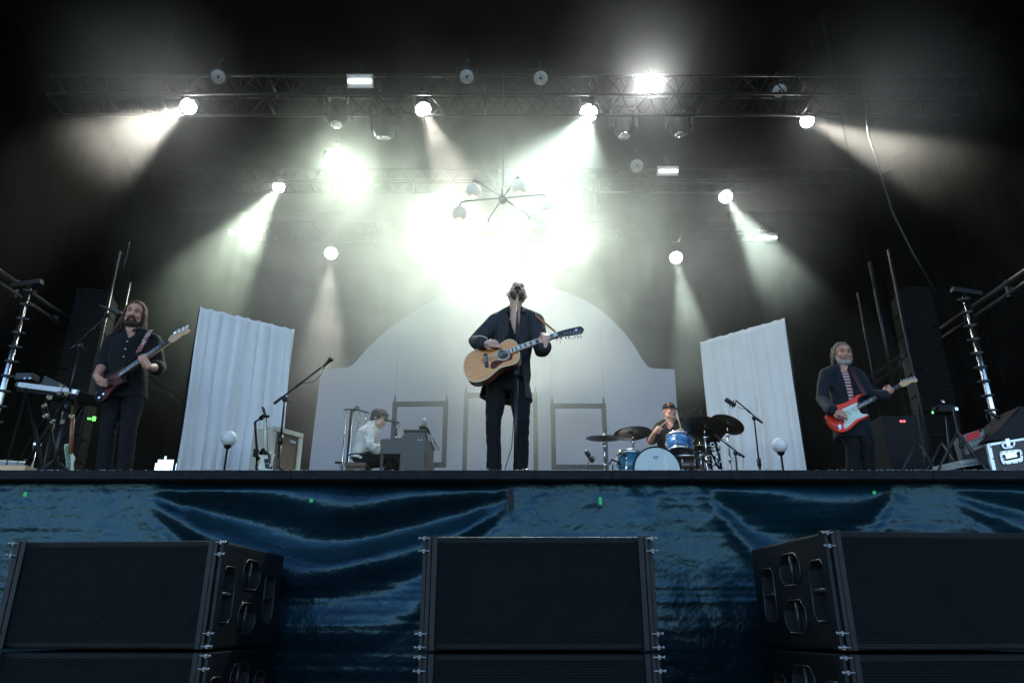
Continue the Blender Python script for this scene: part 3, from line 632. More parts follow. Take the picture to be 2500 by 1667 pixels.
def head_shapes(mb, M, mouth=0.):
    E = lambda c, r: mb.ell(c, r, M)
    L = lambda p, r: mb.limb([M @ Vector(q) for q in p], r, 10)
    E((0, .014, .030), (.074, .093, .086)); E((0, -.028, -.028), (.061, .064, .082)); E((0, -.044, -.078 - mouth * .6), (.043, .040, .036)); E((0, -.072, -.098 - mouth), (.020, .016, .016))
    L([(0, -.080, .020), (0, -.098, -.004), (0, -.110, -.026)], [.009, .011, .014]); L([(-.016, -.095, -.032), (.016, -.095, -.032)], [.010, .010])
    L([(-.042, -.068, .022), (-.018, -.086, .024), (.018, -.086, .024), (.042, -.068, .022)], [.011, .012, .012, .011])
    for s in (-1, 1):
        E((s * .038, -.064, -.026), (.024, .024, .026)); L([(s * .074, .004, -.022), (s * .083, .014, .008), (s * .078, .006, .022)], [.009, .011, .008]); L([(s * .062, -.01, -.05), (s * .048, -.04, -.08)], [.020, .022])
    L([(-.020, -.084, -.056), (0, -.096, -.053), (.020, -.084, -.056)], [.007, .008, .007]); L([(-.018, -.082, -.070 - mouth), (0, -.093, -.071 - mouth), (.018, -.082, -.070 - mouth)], [.007, .009, .007])
def face_parts(root, M, brow, mouth=0.):
    for s in (-1, 1):
        e = MB(); e.ell((s * .031, -.0835, .004), (.0115, .005, .0042), M, n=12, k=8); part(root, 'eye', e, EYE_M)
        b = MB(); b.limb([M @ V(s * .014, -.096, .026), M @ V(s * .032, -.092, .031), M @ V(s * .048, -.076, .026)], [.0035, .0045, .003], 8); part(root, 'eyebrow', b, brow)
    l = MB(); l.limb([M @ V(-.020, -.090, -.060), M @ V(0, -.1005, -.058), M @ V(.020, -.090, -.060)], [.003, .005, .003], 8); l.limb([M @ V(-.016, -.088, -.069 - mouth), M @ V(0, -.099, -.070 - mouth), M @ V(.016, -.088, -.069 - mouth)], [.003, .0055, .003], 8); part(root, 'lips', l, LIP)
    if mouth: l = MB(); l.ell((0, -.088, -.064 - mouth / 2), (.016, .010, .004 + mouth * .5), M); part(root, 'open_mouth', l, MOUTH)
def headM(c, yaw, pitch, roll=0., s=1.):             # yaw>0 turns to picture right, pitch>0 looks up
    return Matrix.Translation(c) @ Matrix.Rotation(R(yaw), 4, 'Z') @ Matrix.Rotation(R(roll), 4, 'Y') @ Matrix.Rotation(-R(pitch), 4, 'X') @ Matrix.Scale(s, 4)
def hand_shapes(mb, w_, tip, nrm, curls, thumb=.5, side=1, s=1., spread=.0):
    # w_ wrist, tip direction of the palm, nrm: the way the palm faces; curls: bend of each finger; side: thumb on +y (1) or -y (-1)
    M = frame(w_, tip, nrm) @ Matrix.Scale(s, 4)
    mb.limb([M @ V(.0, 0, 0), M @ V(.035, 0, .0), M @ V(.075, -.0, 0)], [.026, .028, .026], 12)
    for y in (-.028, -.010, .010, .028): mb.limb([M @ V(.02, y * .6, 0), M @ V(.085, y, 0)], [.015, .0125], 10)
    for k, (y, L, c) in enumerate(zip((.029, .010, -.010, -.028), (.074, .082, .076, .060), curls)):
        y *= side; a = 0.; q = V(.088, y, 0); P = [V(.075, y, 0), q.copy()]; f = (.45, .32, .23)
        for j in range(3):
            a += c * (.9, 1.1, .8)[j]; q = q + V(math.cos(a), (y * spread * 8), math.sin(a)) * L * f[j]; P.append(q.copy())
        mb.limb([M @ p for p in P], [.0098, .0098, .0088, .008, .0068], 10)
    P = [V(.012, .018 * side, .004), V(.042, .042 * side, .012 + .012 * thumb), V(.066, (.050 - .018 * thumb) * side, .022 + .018 * thumb), V(.086, (.050 - .034 * thumb) * side, .028 + .028 * thumb)]
    mb.limb([M @ p for p in P], [.016, .0125, .0105, .0085], 10)
def torso_shapes(mb, pel, neck, lat, s=1., inf=0., rows=None, bend=0., below=0., flare=0., belly=0.):
    up = (neck - pel); H = up.length; upn = up.normalized(); lat = (lat - upn * lat.dot(upn)).normalized(); fw = upn.cross(lat)   # fw points away from lens when lat is +x
    T = rows or [(-.10, .145, .100), (.0, .168, .112), (.14, .166, .116), (.36, .146, .108), (.58, .162, .122), (.74, .172, .122), (.86, .150, .104), (.94, .098, .078), (1.0, .060, .062)]
    if below: T = [(-below, .176 + flare, .128 + flare), (-below * .5, .174 + flare * .6, .122 + flare * .5)] + T[1:]
    rings = []
    for t, rx, ry in T:
        c = pel + up * t + fw * (bend * math.sin(math.pi * min(1, max(0, t)))) - fw * belly * math.exp(-((t - .3) / .25) ** 2)
        rings.append([c + lat * (rx * s + inf) * math.cos(2 * math.pi * j / 24) + fw * (ry * s + inf) * math.sin(2 * math.pi * j / 24) for j in range(24)])
    mb.ring(rings, 24)
def arm_shapes(mb, sh, el, wr, s=1., inf=0., upto=1., cuff=0.):
    m1 = sh.lerp(el, .45); m2 = el.lerp(wr, .35)
    if upto >= 1: mb.limb([sh, m1, el, m2, wr], [.058 * s + inf, .050 * s + inf, .041 * s + inf, .043 * s + inf * .9, .027 * s + inf * .8 + cuff], 16)
    elif upto > 0: q = el.lerp(wr, upto); mb.limb([sh, m1, el, q], [.058 * s + inf, .050 * s + inf, .041 * s + inf * 1.3, .042 * s + inf * 1.3], 16)
    else: mb.limb([sh, m1, sh.lerp(el, 1 + upto)], [.058 * s + inf, .050 * s + inf * 1.4, .044 * s + inf * 1.7], 16)
def leg_shapes(mb, hip, kn, an, s=1., inf=0., hem=0.):
    mb.limb([hip, hip.lerp(kn, .5), kn, kn.lerp(an, .35), an], [.088 * s + inf, .074 * s + inf, .056 * s + inf, .054 * s + inf, .036 * s + inf + hem], 18)
def shoe_shapes(mb, an, d):
    d = Vector(d).normalized(); z = FLOOR if an.z < FLOOR + .3 else an.z - .09
    p = V(an.x, an.y, z + .045); mb.limb([p - d * .05, p + d * .06, p + d * .16 - V(0, 0, .008)], [.045, .044, .036], 14); mb.limb([p, V(an.x, an.y, an.z + .02)], [.045, .045], 12)
    mb.box((p.x + d.x * .06, p.y + d.y * .06, z + .012), (.085, .085, .02))
def hair_strands(mb, M, n, seed, fn, r=(.009, .011, .004)):
    rnd = random.Random(seed)
    for i in range(n): mb.limb([M @ Vector(q) for q in fn(i / (n - 1), rnd)], list(r) if len(r) == 3 else r, 8)

# ---- the singer
def singer():
    C = crop(1120, 680, 5.6, 6.05); base = V(D(1165, 1080, 6.05).x, 6.05, FLOOR); foot = lambda u, dy=0: V(D(u, 1085, 6.05).x, 6.05 + dy, FLOOR + .09)
    root = None
    shL, shR, elL, elR, wrL, wrR = C(520, 590), C(1048, 590), C(222, 868, -.13), C(1135, 985, -.16), C(345, 885, -.32), C(1182, 925, -.39)
    neck = C(775, 470, .02); pel = D(1166, 880, 6.07); lat = (shR - shL).normalized()
    hips = (D(1140, 892, 6.06), D(1193, 892, 6.06)); kn = (D(1133, 977, 6.0), D(1199, 977, 6.0)); an = (foot(1135), foot(1196))
    HM = headM(C(797, 222, .0), 2, 36, 8, 1.07)
    b = MB(); head_shapes(b, HM, .008); b.limb([neck - V(0, 0, .05), neck + V(0, -.01, .05), HM @ V(0, .025, -.03)], [.060, .056, .055]); b.limb([neck + V(-.012, -.05, -.02), HM @ V(0, -.0, -.085)], [.022, .030], 10)
    torso_shapes(b, pel, neck, lat, .93)
    for s_, e_, w_ in ((shL, elL, wrL), (shR, elR, wrR)): arm_shapes(b, s_, e_, w_, .9)
    for k in (0, 1): leg_shapes(b, hips[k], kn[k], an[k], .9)
    hand_shapes(b, wrL, V(1, -.02, -.02), V(0, 1, -.2), (.35, .55, .65, .75), .9, 1)
    hand_shapes(b, wrR, (C(1190, 790, -.40) - wrR), V(-.25, .95, .05), (.75, .85, .9, .85), .4, -1)
    me = blend(b, SKIN, .0048, 3, 'person'); root = link('person', me); root.data.transform(Matrix.Translation(-base)); root.location = base
    tag(root, 'man in dark pinstripe jacket singing with head thrown back, playing an acoustic guitar', 'person')
    face_parts(root, HM, STUB, .006)
    bd = MB(); bd.ell((0, -.042, -.090), (.047, .044, .031), HM)
    for s in (-1, 1): bd.limb([HM @ V(s * .066, -.005, -.02), HM @ V(s * .060, -.02, -.055), HM @ V(s * .040, -.055, -.085)], [.010, .016, .022], 10)
    bd.limb([HM @ V(-.03, -.083, -.064), HM @ V(-.012, -.1, -.045), HM @ V(.012, -.1, -.045), HM @ V(.03, -.083, -.064)], [.007, .006, .006, .007], 8)
    part(root, 'beard', wrinkle(blend(bd, STUB, .005, 3, 'beard'), .002, 90), STUB)
    h = MB(); h.ell((0, .03, .036), (.0755, .085, .078), HM); part(root, 'cropped_hair', wrinkle(blend(h, STUB, .005, 2, 'hair'), .001, 120), STUB)
    t = MB(); torso_shapes(t, pel, neck, lat, .96, .004, [(-.14, .150, .105), (.0, .170, .115), (.14, .166, .115), (.30, .15, .105)])
    for k in (0, 1): leg_shapes(t, hips[k], kn[k], an[k] - V(0, 0, .03), .95, .008, .018)
    part(root, 'trousers', wrinkle(blend(t, BTROU, .007, 3, 'trousers'), .006, 8, 1, (1, 1, 1.4)), BTROU)
    for k in (0, 1): s_ = MB(); shoe_shapes(s_, an[k], (-.25 + .5 * k, -1, 0)); part(root, 'shoe', blend(s_, SHOE, .007, 3, 'shoe'), SHOE)
    j = MB(); torso_shapes(j, pel, neck - V(0, 0, .012), lat, 1.03, .016, None, 0, .22, .030)
    for s_, e_, w_ in ((shL, elL, wrL), (shR, elR, wrR)): arm_shapes(j, s_, e_, w_.lerp(e_, .16), 1.0, .017, 1., .016)
    sh_pad = [(shL, neck), (shR, neck)]
    for a, c in sh_pad: j.limb([a + V(0, 0, .012), a.lerp(c, .45) + V(0, 0, .022), a.lerp(c, .8) + V(0, 0, .035)], [.062, .056, .05], 14)
    full = wrinkle(blend(j, PIN, .0075, 4, 'jacket'), .006, 8, 3, (1, 1, .8))
    VEE = [(690, 330), (698, 440), (716, 600), (765, 752), (798, 650), (830, 560), (846, 440), (850, 330)]
    OPEN = [(650, 380), (676, 560), (684, 760), (600, 870), (500, 1000), (380, 1200), (250, 1300), (250, 1700), (905, 1700), (900, 1500), (872, 1300), (838, 1050), (818, 760), (826, 600), (868, 380)]
    LAP = [[(560, 470), (650, 440), (680, 600), (684, 760), (640, 830), (600, 700), (625, 640), (580, 560)], [(868, 430), (985, 470), (930, 560), (905, 640), (940, 665), (830, 760), (822, 640)]]
    def cls(c, n):
        u, v = pix(c); x, y = (u - 1120) * 5.6, (v - 680) * 5.6
        if c.y < pel.y - .01 and n.y < .45:
            if inpoly(x, y, VEE): return 'skin'
            if inpoly(x, y, OPEN): return 'shirt' if c.z > pel.z + .02 else 'skip'
        return 'jacket'
    P = split(full, cls, ('jacket', 'shirt'))
    part(root, 'shirt', shell(P['shirt'], BSHIRT, .008), BSHIRT); jo = part(root, 'jacket', shell(P['jacket'], PIN, .010), PIN)
    lp = split(full, lambda c, n: 'lapel' if (c.y < pel.y - .01 and any(inpoly((pix(c)[0] - 1120) * 5.6, (pix(c)[1] - 680) * 5.6, q) for q in LAP)) else '', ('lapel',))['lapel']
    lp.update()
    for v in lp.vertices: v.co += v.normal * .008
    part(jo, 'lapel', shell(lp, PIN, .008), PIN)
    for s in (-1, 1): 
        c_ = MB(); a = neck + V(s * .075, -.04, .012); c_.limb([a + V(-s * .012, .03, .02), a + V(0, -.01, .0), a + V(-s * .018, -.055, -.055)], [.014, .016, .010], 10); part(root, 'collar', c_, BSHIRT)
    q = MB(); q.ell(tuple(C(705, 548, -.135)), (.008, .005, .008)); part(root, 'shirt_button', q, BTN)
    q = MB(); a, c2 = C(915, 628, -.145), C(985, 625, -.138); q.tube([a, c2], .004, 6); part(jo, 'breast_pocket', q, BSHIRT)
    for z_, dx in ((wrL, V(.02, 0, 0)),): 
        q = MB(); M = zframe(z_ + dx, V(1, 0, 0)); q.tube([M @ V(.034 * math.cos(a), .034 * math.sin(a), 0) for a in [i * math.pi / 8 for i in range(16)]], .004, 6, closed=True); part(root, 'bracelet', q, CHROME)
    return root
singer()
# ---- the bass player
def plain_legs(root, pel, neck, lat, hips, kn, an, mat_, hem=.018, s=1., dirs=((-.3, -1, 0), (.3, -1, 0)), amp=.008):
    t = MB(); torso_shapes(t, pel, neck, lat, s, .004, [(-.14, .150, .105), (.0, .170, .115), (.14, .166, .115), (.30, .15, .105)])
    for k in (0, 1): leg_shapes(t, hips[k], kn[k], an[k] - V(0, 0, .03), s, .012, hem)
    part(root, 'trousers', wrinkle(blend(t, mat_, .008, 3, 'trousers'), amp * .8, 8, 1, (1, 1, 1.4)), mat_)
    for k in (0, 1): s_ = MB(); shoe_shapes(s_, an[k], dirs[k]); part(root, 'shoe', blend(s_, SHOE, .008, 3, 'shoe'), SHOE)
def bassist():
    d = 6.6; C = crop(180, 720, 5.6, d); Z = crop(0, 600, 2.704, d); base = V(Z(780, 1450).x, d, FLOOR)
    shL, shR, elL, elR, wrL, wrR = C(545, 640), C(1085, 650), C(405, 950, -.02), C(1150, 1000, -.07), C(305, 1110, -.28), C(1030, 985, -.28)
    neck = C(795, 515, .02); pel = Z(825, 960, .02); lat = (shR - shL).normalized()
    hips = (Z(765, 985), Z(885, 985)); kn = (Z(715, 1220, -.03), Z(850, 1205, -.05)); an = (V(Z(700, 1450).x, d, FLOOR + .09), V(Z(845, 1450).x, d - .02, FLOOR + .09))
    HM = headM(C(832, 262, .0), 20, -8, 4, 1.08)
    b = MB(); head_shapes(b, HM); b.limb([neck - V(0, 0, .05), neck + V(0, -.01, .04), HM @ V(0, .02, -.04)], [.066, .060, .058]); torso_shapes(b, pel, neck, lat, 1.0)
    for s_, e_, w_ in ((shL, elL, wrL), (shR, elR, wrR)): arm_shapes(b, s_, e_, w_, 1.02)
    for k in (0, 1): leg_shapes(b, hips[k], kn[k], an[k], .92)
    hand_shapes(b, wrL, C(370, 1190, -.33) - wrL, V(.45, .85, .2), (.55, .6, .65, .7), .8, 1, 1.05)
    hand_shapes(b, wrR, C(925, 850, -.29) - wrR, V(.2, .97, .1), (.25, .3, .35, .4), .3, -1, 1.05)
    me = blend(b, SKIN2, .005, 3, 'person'); root = link('person', me); root.data.transform(Matrix.Translation(-base)); root.location = base
    tag(root, 'long-haired bearded man in black shirt playing a bass guitar', 'person'); face_parts(root, HM, HAIRB)
    h = MB(); h.ell((0, .040, .044), (.079, .086, .080), HM); h.ell((0, .028, .058), (.074, .090, .070), HM); h.ell((0, .055, -.03), (.072, .056, .10), HM)
    def locks(t, rnd):
        s = -1 if t < .5 else 1; k = (t * 2) % 1.0; y = -.035 + .10 * k
        return [(s * (.012 + .03 * k), y * .4 + .012, .118), (s * (.066 + .012 * k), y + .012, .072), (s * (.082 + rnd.uniform(0, .012)), y + .012, -.02), (s * (.088 + rnd.uniform(-.012, .026)), y + .012, -.105 + rnd.uniform(-.02, .02)), (s * (.098 + rnd.uniform(-.03, .045)), y + .016, -.165 + rnd.uniform(-.045, .03))]
    hair_strands(h, HM, 44, 3, locks, (.010, .011, .011, .009, .003)); part(root, 'hair', wrinkle(blend(h, HAIRB, .005, 1, 'hair'), .003, 60, 0, (1, 1, .25)), HAIRB)
    bd = MB(); bd.ell((0, -.048, -.096), (.052, .046, .044), HM)
    for s in (-1, 1): bd.limb([HM @ V(s * .066, -.008, -.03), HM @ V(s * .060, -.025, -.07), HM @ V(s * .035, -.055, -.10)], [.012, .020, .026], 10)
    bd.limb([HM @ V(-.034, -.080, -.072), HM @ V(-.014, -.102, -.046), HM @ V(.014, -.102, -.046), HM @ V(.034, -.080, -.072)], [.009, .009, .009, .009], 8); part(root, 'beard', wrinkle(blend(bd, BEARDB, .005, 2, 'beard'), .003, 70), BEARDB)
    plain_legs(root, pel, neck, lat, hips, kn, an, BTROU, .02, .98)
    s_ = MB(); torso_shapes(s_, pel, neck - V(0, 0, .0), lat, 1.05, .016, None, 0, .16, .006, .02); 
    for q, e_, w_ in ((shL, elL, wrL), (shR, elR, wrR)):
        arm_shapes(s_, q, e_, w_, 1.05, .018, .18); s_.limb([q, q.lerp(neck, .5) + V(0, 0, .03), q.lerp(neck, .85) + V(0, 0, .03)], [.07, .058, .05], 14)
    full = wrinkle(blend(s_, BSHIRT, .0075, 4, 'shirt'), .008, 7, 5, (1, 1, .7)); VEE = [(700, 440), (752, 592), (830, 540), (865, 440)]
    P = split(full, lambda c, n: 'skin' if c.y < pel.y - .02 and inpoly((pix(c)[0] - 180) * 5.6, (pix(c)[1] - 720) * 5.6, VEE) else 'shirt', ('shirt',))
    part(root, 'shirt', shell(P['shirt'], BSHIRT, .008), BSHIRT)
    for s in (-1, 1):
        c_ = MB(); a = neck + V(s * .078, -.03, .02); c_.limb([a + V(-s * .015, .04, .03), a + V(0, -.02, .0), a + V(-s * .012, -.075, -.04)], [.014, .018, .010], 10); part(root, 'collar', c_, BSHIRT)
    for x, y in ((730, 634), (705, 738), (682, 843)): q = MB(); q.ell(tuple(C(x, y, -.165)), (.008, .006, .008)); part(root, 'shirt_button', q, BTN)
bassist()
# ---- the guitarist with the red guitar
def guitarist():
    d = 7.57; C = crop(1960, 810, 5.6, d); Z = crop(1850, 600, 2.703, d); base = V(Z(640, 1450).x, d, FLOOR)
    shL, shR, elL, elR, wrL, wrR = C(315, 590), C(755, 610), C(258, 920, -.02), C(930, 865, -.12), C(405, 1085, -.30), C(1120, 868, -.31)
    neck = C(555, 520, .02); pel = Z(620, 1190, .02); lat = (shR - shL).normalized()
    hips = (Z(570, 1200), Z(670, 1200)); kn = (Z(625, 1320, -.05), Z(725, 1315, -.08)); an = (V(Z(600, 1450).x, d, FLOOR + .09), V(Z(705, 1450).x, d + .04, FLOOR + .09))
    HM = headM(C(548, 300, .0), -7, -8, 2, 1.08)
    b = MB(); head_shapes(b, HM); b.limb([neck - V(0, 0, .05), neck + V(0, -.01, .04), HM @ V(0, .02, -.04)], [.066, .060, .058]); torso_shapes(b, pel, neck, lat, 1.0)
    for s_, e_, w_ in ((shL, elL, wrL), (shR, elR, wrR)): arm_shapes(b, s_, e_, w_, .95)
    for k in (0, 1): leg_shapes(b, hips[k], kn[k], an[k], .9)
    hand_shapes(b, wrL, C(560, 1120, -.34) - wrL, V(0, .9, -.35), (.4, .5, .55, .6), .7, 1, 1.05)
    hand_shapes(b, wrR, C(1195, 790, -.32) - wrR, V(-.2, .95, .1), (.75, .8, .85, .8), .4, -1, 1.05)
    me = blend(b, SKIN2, .005, 3, 'person'); root = link('person', me); root.data.transform(Matrix.Translation(-base)); root.location = base
    tag(root, 'grey-bearded man in navy jacket and striped shirt playing a red electric guitar', 'person'); face_parts(root, HM, HAIRG)
    h = MB(); h.ell((0, .038, .040), (.075, .083, .075), HM); h.ell((0, .022, .058), (.071, .088, .066), HM); h.ell((0, .055, -.02), (.07, .055, .085), HM)
    def locks(t, rnd):
        s = -1 if t < .5 else 1; k = (t * 2) % 1.0; y = -.01 + .09 * k
        return [(s * (.02 + .02 * k), y * .4 - .005, .116), (s * (.064 + .014 * k), y, .07), (s * (.083 + rnd.uniform(0, .008)), y + .012, -.01), (s * (.083 + rnd.uniform(-.008, .008)), y + .026, -.055 + rnd.uniform(-.02, .02)), (s * (.078 + rnd.uniform(-.012, .012)), y + .036, -.085 + rnd.uniform(-.02, .02))]
    hair_strands(h, HM, 40, 8, locks, (.009, .010, .010, .008, .003)); part(root, 'hair', wrinkle(blend(h, HAIRG, .005, 1, 'hair'), .003, 60, 0, (1, 1, .25)), HAIRG)
    bd = MB(); bd.ell((0, -.046, -.092), (.050, .045, .042), HM)
    for s in (-1, 1): bd.limb([HM @ V(s * .066, -.008, -.03), HM @ V(s * .060, -.025, -.07), HM @ V(s * .035, -.055, -.10)], [.010, .017, .024], 10)
    bd.limb([HM @ V(-.032, -.081, -.068), HM @ V(-.013, -.1, -.047), HM @ V(.013, -.1, -.047), HM @ V(.032, -.081, -.068)], [.008, .007, .007, .008], 8); part(root, 'beard', wrinkle(blend(bd, BEARDG, .005, 2, 'beard'), .003, 70), BEARDG)
    plain_legs(root, pel, neck, lat, hips, kn, an, BTROU, .022, .98)
    j = MB(); torso_shapes(j, pel, neck - V(0, 0, .01), lat, 1.0, .016, None, 0, .22, .006)
    for q, e_, w_ in ((shL, elL, wrL), (shR, elR, wrR)):
        arm_shapes(j, q, e_, w_.lerp(e_, .06), .95, .014, 1., .018); j.limb([q + V(0, 0, .01), q.lerp(neck, .45) + V(0, 0, .02), q.lerp(neck, .8) + V(0, 0, .03)], [.066, .058, .05], 14)
    full = wrinkle(blend(j, NAVY, .008, 4, 'jacket'), .008, 7, 9, (1, 1, .7)); VEE = [(480, 440), (512, 545), (600, 545), (606, 440)]
    OPEN = [(490, 400), (512, 530), (560, 650), (630, 920), (640, 1000), (700, 1000), (690, 830), (640, 600), (604, 500), (610, 400)]
    def cls(c, n):
        u, v = pix(c); x, y = (u - 1960) * 5.6, (v - 810) * 5.6
        if c.y < pel.y - .01:
            if inpoly(x, y, VEE): return 'skin'
            if inpoly(x, y, OPEN): return 'shirt'
        return 'jacket'
    P = split(full, cls, ('jacket', 'shirt')); part(root, 'striped_shirt', shell(P['shirt'], TEE, .008), TEE); jo = part(root, 'jacket', shell(P['jacket'], NAVY, .010), NAVY)
    LAP = [[(400, 470), (490, 450), (540, 610), (620, 900), (600, 900), (480, 700), (440, 640), (470, 600)], [(615, 470), (700, 510), (700, 600), (730, 640), (690, 840), (650, 640)]]
    lp = split(full, lambda c, n: 'lapel' if (c.y < pel.y - .01 and any(inpoly((pix(c)[0] - 1960) * 5.6, (pix(c)[1] - 810) * 5.6, q) for q in LAP)) else '', ('lapel',))['lapel']; lp.update()
    for v in lp.vertices: v.co += v.normal * .008
    part(jo, 'lapel', shell(lp, NAVY, .008), NAVY)
guitarist()
RZ = FLOOR + .4
# ---- the drummer
def drummer():
    d = 10.0; C = crop(1380, 900, 4.523, d); base = V(C(1150, 900).x, d, RZ)
    shL, shR, elL, elR, wrL, wrR = C(1045, 650), C(1262, 655), C(935, 815, -.05), C(1330, 770, -.12), C(985, 705, -.26), C(1322, 712, -.30)
    neck = C(1158, 600, .02); pel = V(C(1150, 900).x, d + .04, RZ + .58); lat = (shR - shL).normalized()
    hips = (pel + V(-.1, -.05, -.02), pel + V(.1, -.05, -.02)); kn = (pel + V(-.28, -.42, -.05), pel + V(.28, -.42, -.05)); an = (pel + V(-.26, -.5, -.48), pel + V(.26, -.5, -.48))
    HM = headM(C(1150, 478, .0), 24, 2, 3, 1.06)
    b = MB(); head_shapes(b, HM); b.limb([neck - V(0, 0, .05), neck + V(0, -.01, .04), HM @ V(0, .02, -.04)], [.066, .062, .060]); torso_shapes(b, pel, neck, lat, 1.0)
    for s_, e_, w_ in ((shL, elL, wrL), (shR, elR, wrR)): arm_shapes(b, s_, e_, w_, .98)
    for k in (0, 1): leg_shapes(b, hips[k], kn[k], an[k], .9)
    hand_shapes(b, wrL, C(1050, 640, -.30) - wrL, V(.1, 1, -.1), (.85, .95, 1., 1.), .9, 1)
    hand_shapes(b, wrR, C(1275, 690, -.36) - wrR, V(0, 1, .1), (.85, .95, 1., 1.), .9, -1)
    me = blend(b, SKIN2, .006, 3, 'person'); root = link('person', me); root.data.transform(Matrix.Translation(-base)); root.location = base
    tag(root, 'man in black shirt and cap drumming behind the blue drum kit', 'person'); face_parts(root, HM, HAIRB)
    plain_legs(root, pel, neck, lat, hips, kn, an, BTROU, .02, .98)
    s_ = MB(); torso_shapes(s_, pel, neck, lat, 1.04, .014, None, 0, .10, .0, .02)
    for q, e_, w_ in ((shL, elL, wrL), (shR, elR, wrR)):
        arm_shapes(s_, q, e_, w_, 1.05, .018, -.25); s_.limb([q, q.lerp(neck, .5) + V(0, 0, .03), q.lerp(neck, .85) + V(0, 0, .03)], [.068, .058, .05], 14)
    full = wrinkle(blend(s_, BSHIRT, .008, 4, 'shirt'), .008, 7, 5, (1, 1, .7)); VEE = [(1080, 540), (1125, 640), (1150, 672), (1180, 640), (1222, 540)]
    P = split(full, lambda c, n: 'skin' if c.y < pel.y - .02 and inpoly((pix(c)[0] - 1380) * 4.523, (pix(c)[1] - 900) * 4.523, VEE) else 'shirt', ('shirt',)); part(root, 'shirt', shell(P['shirt'], BSHIRT, .008), BSHIRT)
    for s in (-1, 1): c_ = MB(); a = neck + V(s * .075, -.03, .02); c_.limb([a + V(-s * .01, .04, .03), a + V(s * .008, -.02, .0), a + V(s * .0, -.075, -.04)], [.014, .018, .010], 10); part(root, 'collar', c_, BSHIRT)
    cp = MB(); cp.lathe([(.082, .030), (.084, .055), (.078, .09), (.055, .118), (.02, .128)], HM @ Matrix.Translation((0, .012, 0)) @ Matrix.Diagonal((.96, 1.15, 1, 1)), 24); cap = part(root, 'cap', cp, BSHIRT)
    vz = MB(); vz.add([HM @ V(.074 * math.sin(R(a)), -.062 - rr * math.cos(R(a * .9)), .040 - rr * .28 - .25 * (.07 * math.sin(R(a))) ** 2 * 20 * .25) for rr in (.02, .075) for a in range(-75, 76, 15)], [(i, i + 1, i + 12, i + 11) for i in range(10)], None, 0, True)
    vm = temp_eval(vz.mesh('visor', BSHIRT), [('SOLIDIFY', dict(thickness=.006))]); part(cap, 'visor', vm, BSHIRT)
    og = pmat('orange_panel', (.62, .22, .04), .7, var=.05); q = MB(); q.tube([HM @ V(-.055, -.060, .05), HM @ V(-.050, -.055, .085), HM @ V(-.035, -.035, .112)], [.010, .012, .008], 8); part(cap, 'orange_stripe', q, og)
    q = MB(); 
    for i, x in enumerate((-.024, -.004, .018)):
        z = .072; yy = -.0865 + abs(x) * .12
        pts = [[(x - .008, z + .012), (x - .003, z - .012), (x + .008, z + .010)], [(x + .007, z + .010), (x - .006, z + .006), (x - .006, z - .008), (x + .007, z - .010)], [(x - .006, z - .011), (x - .006, z + .011), (x + .007, z + .004), (x - .002, z)]][i]
        q.tube([HM @ V(a_, yy + .012 - .3 * (b_ - z), b_) for a_, b_ in pts], .0042, 6)
    part(cap, 'badge', q, BTN)
    return C
drummer()
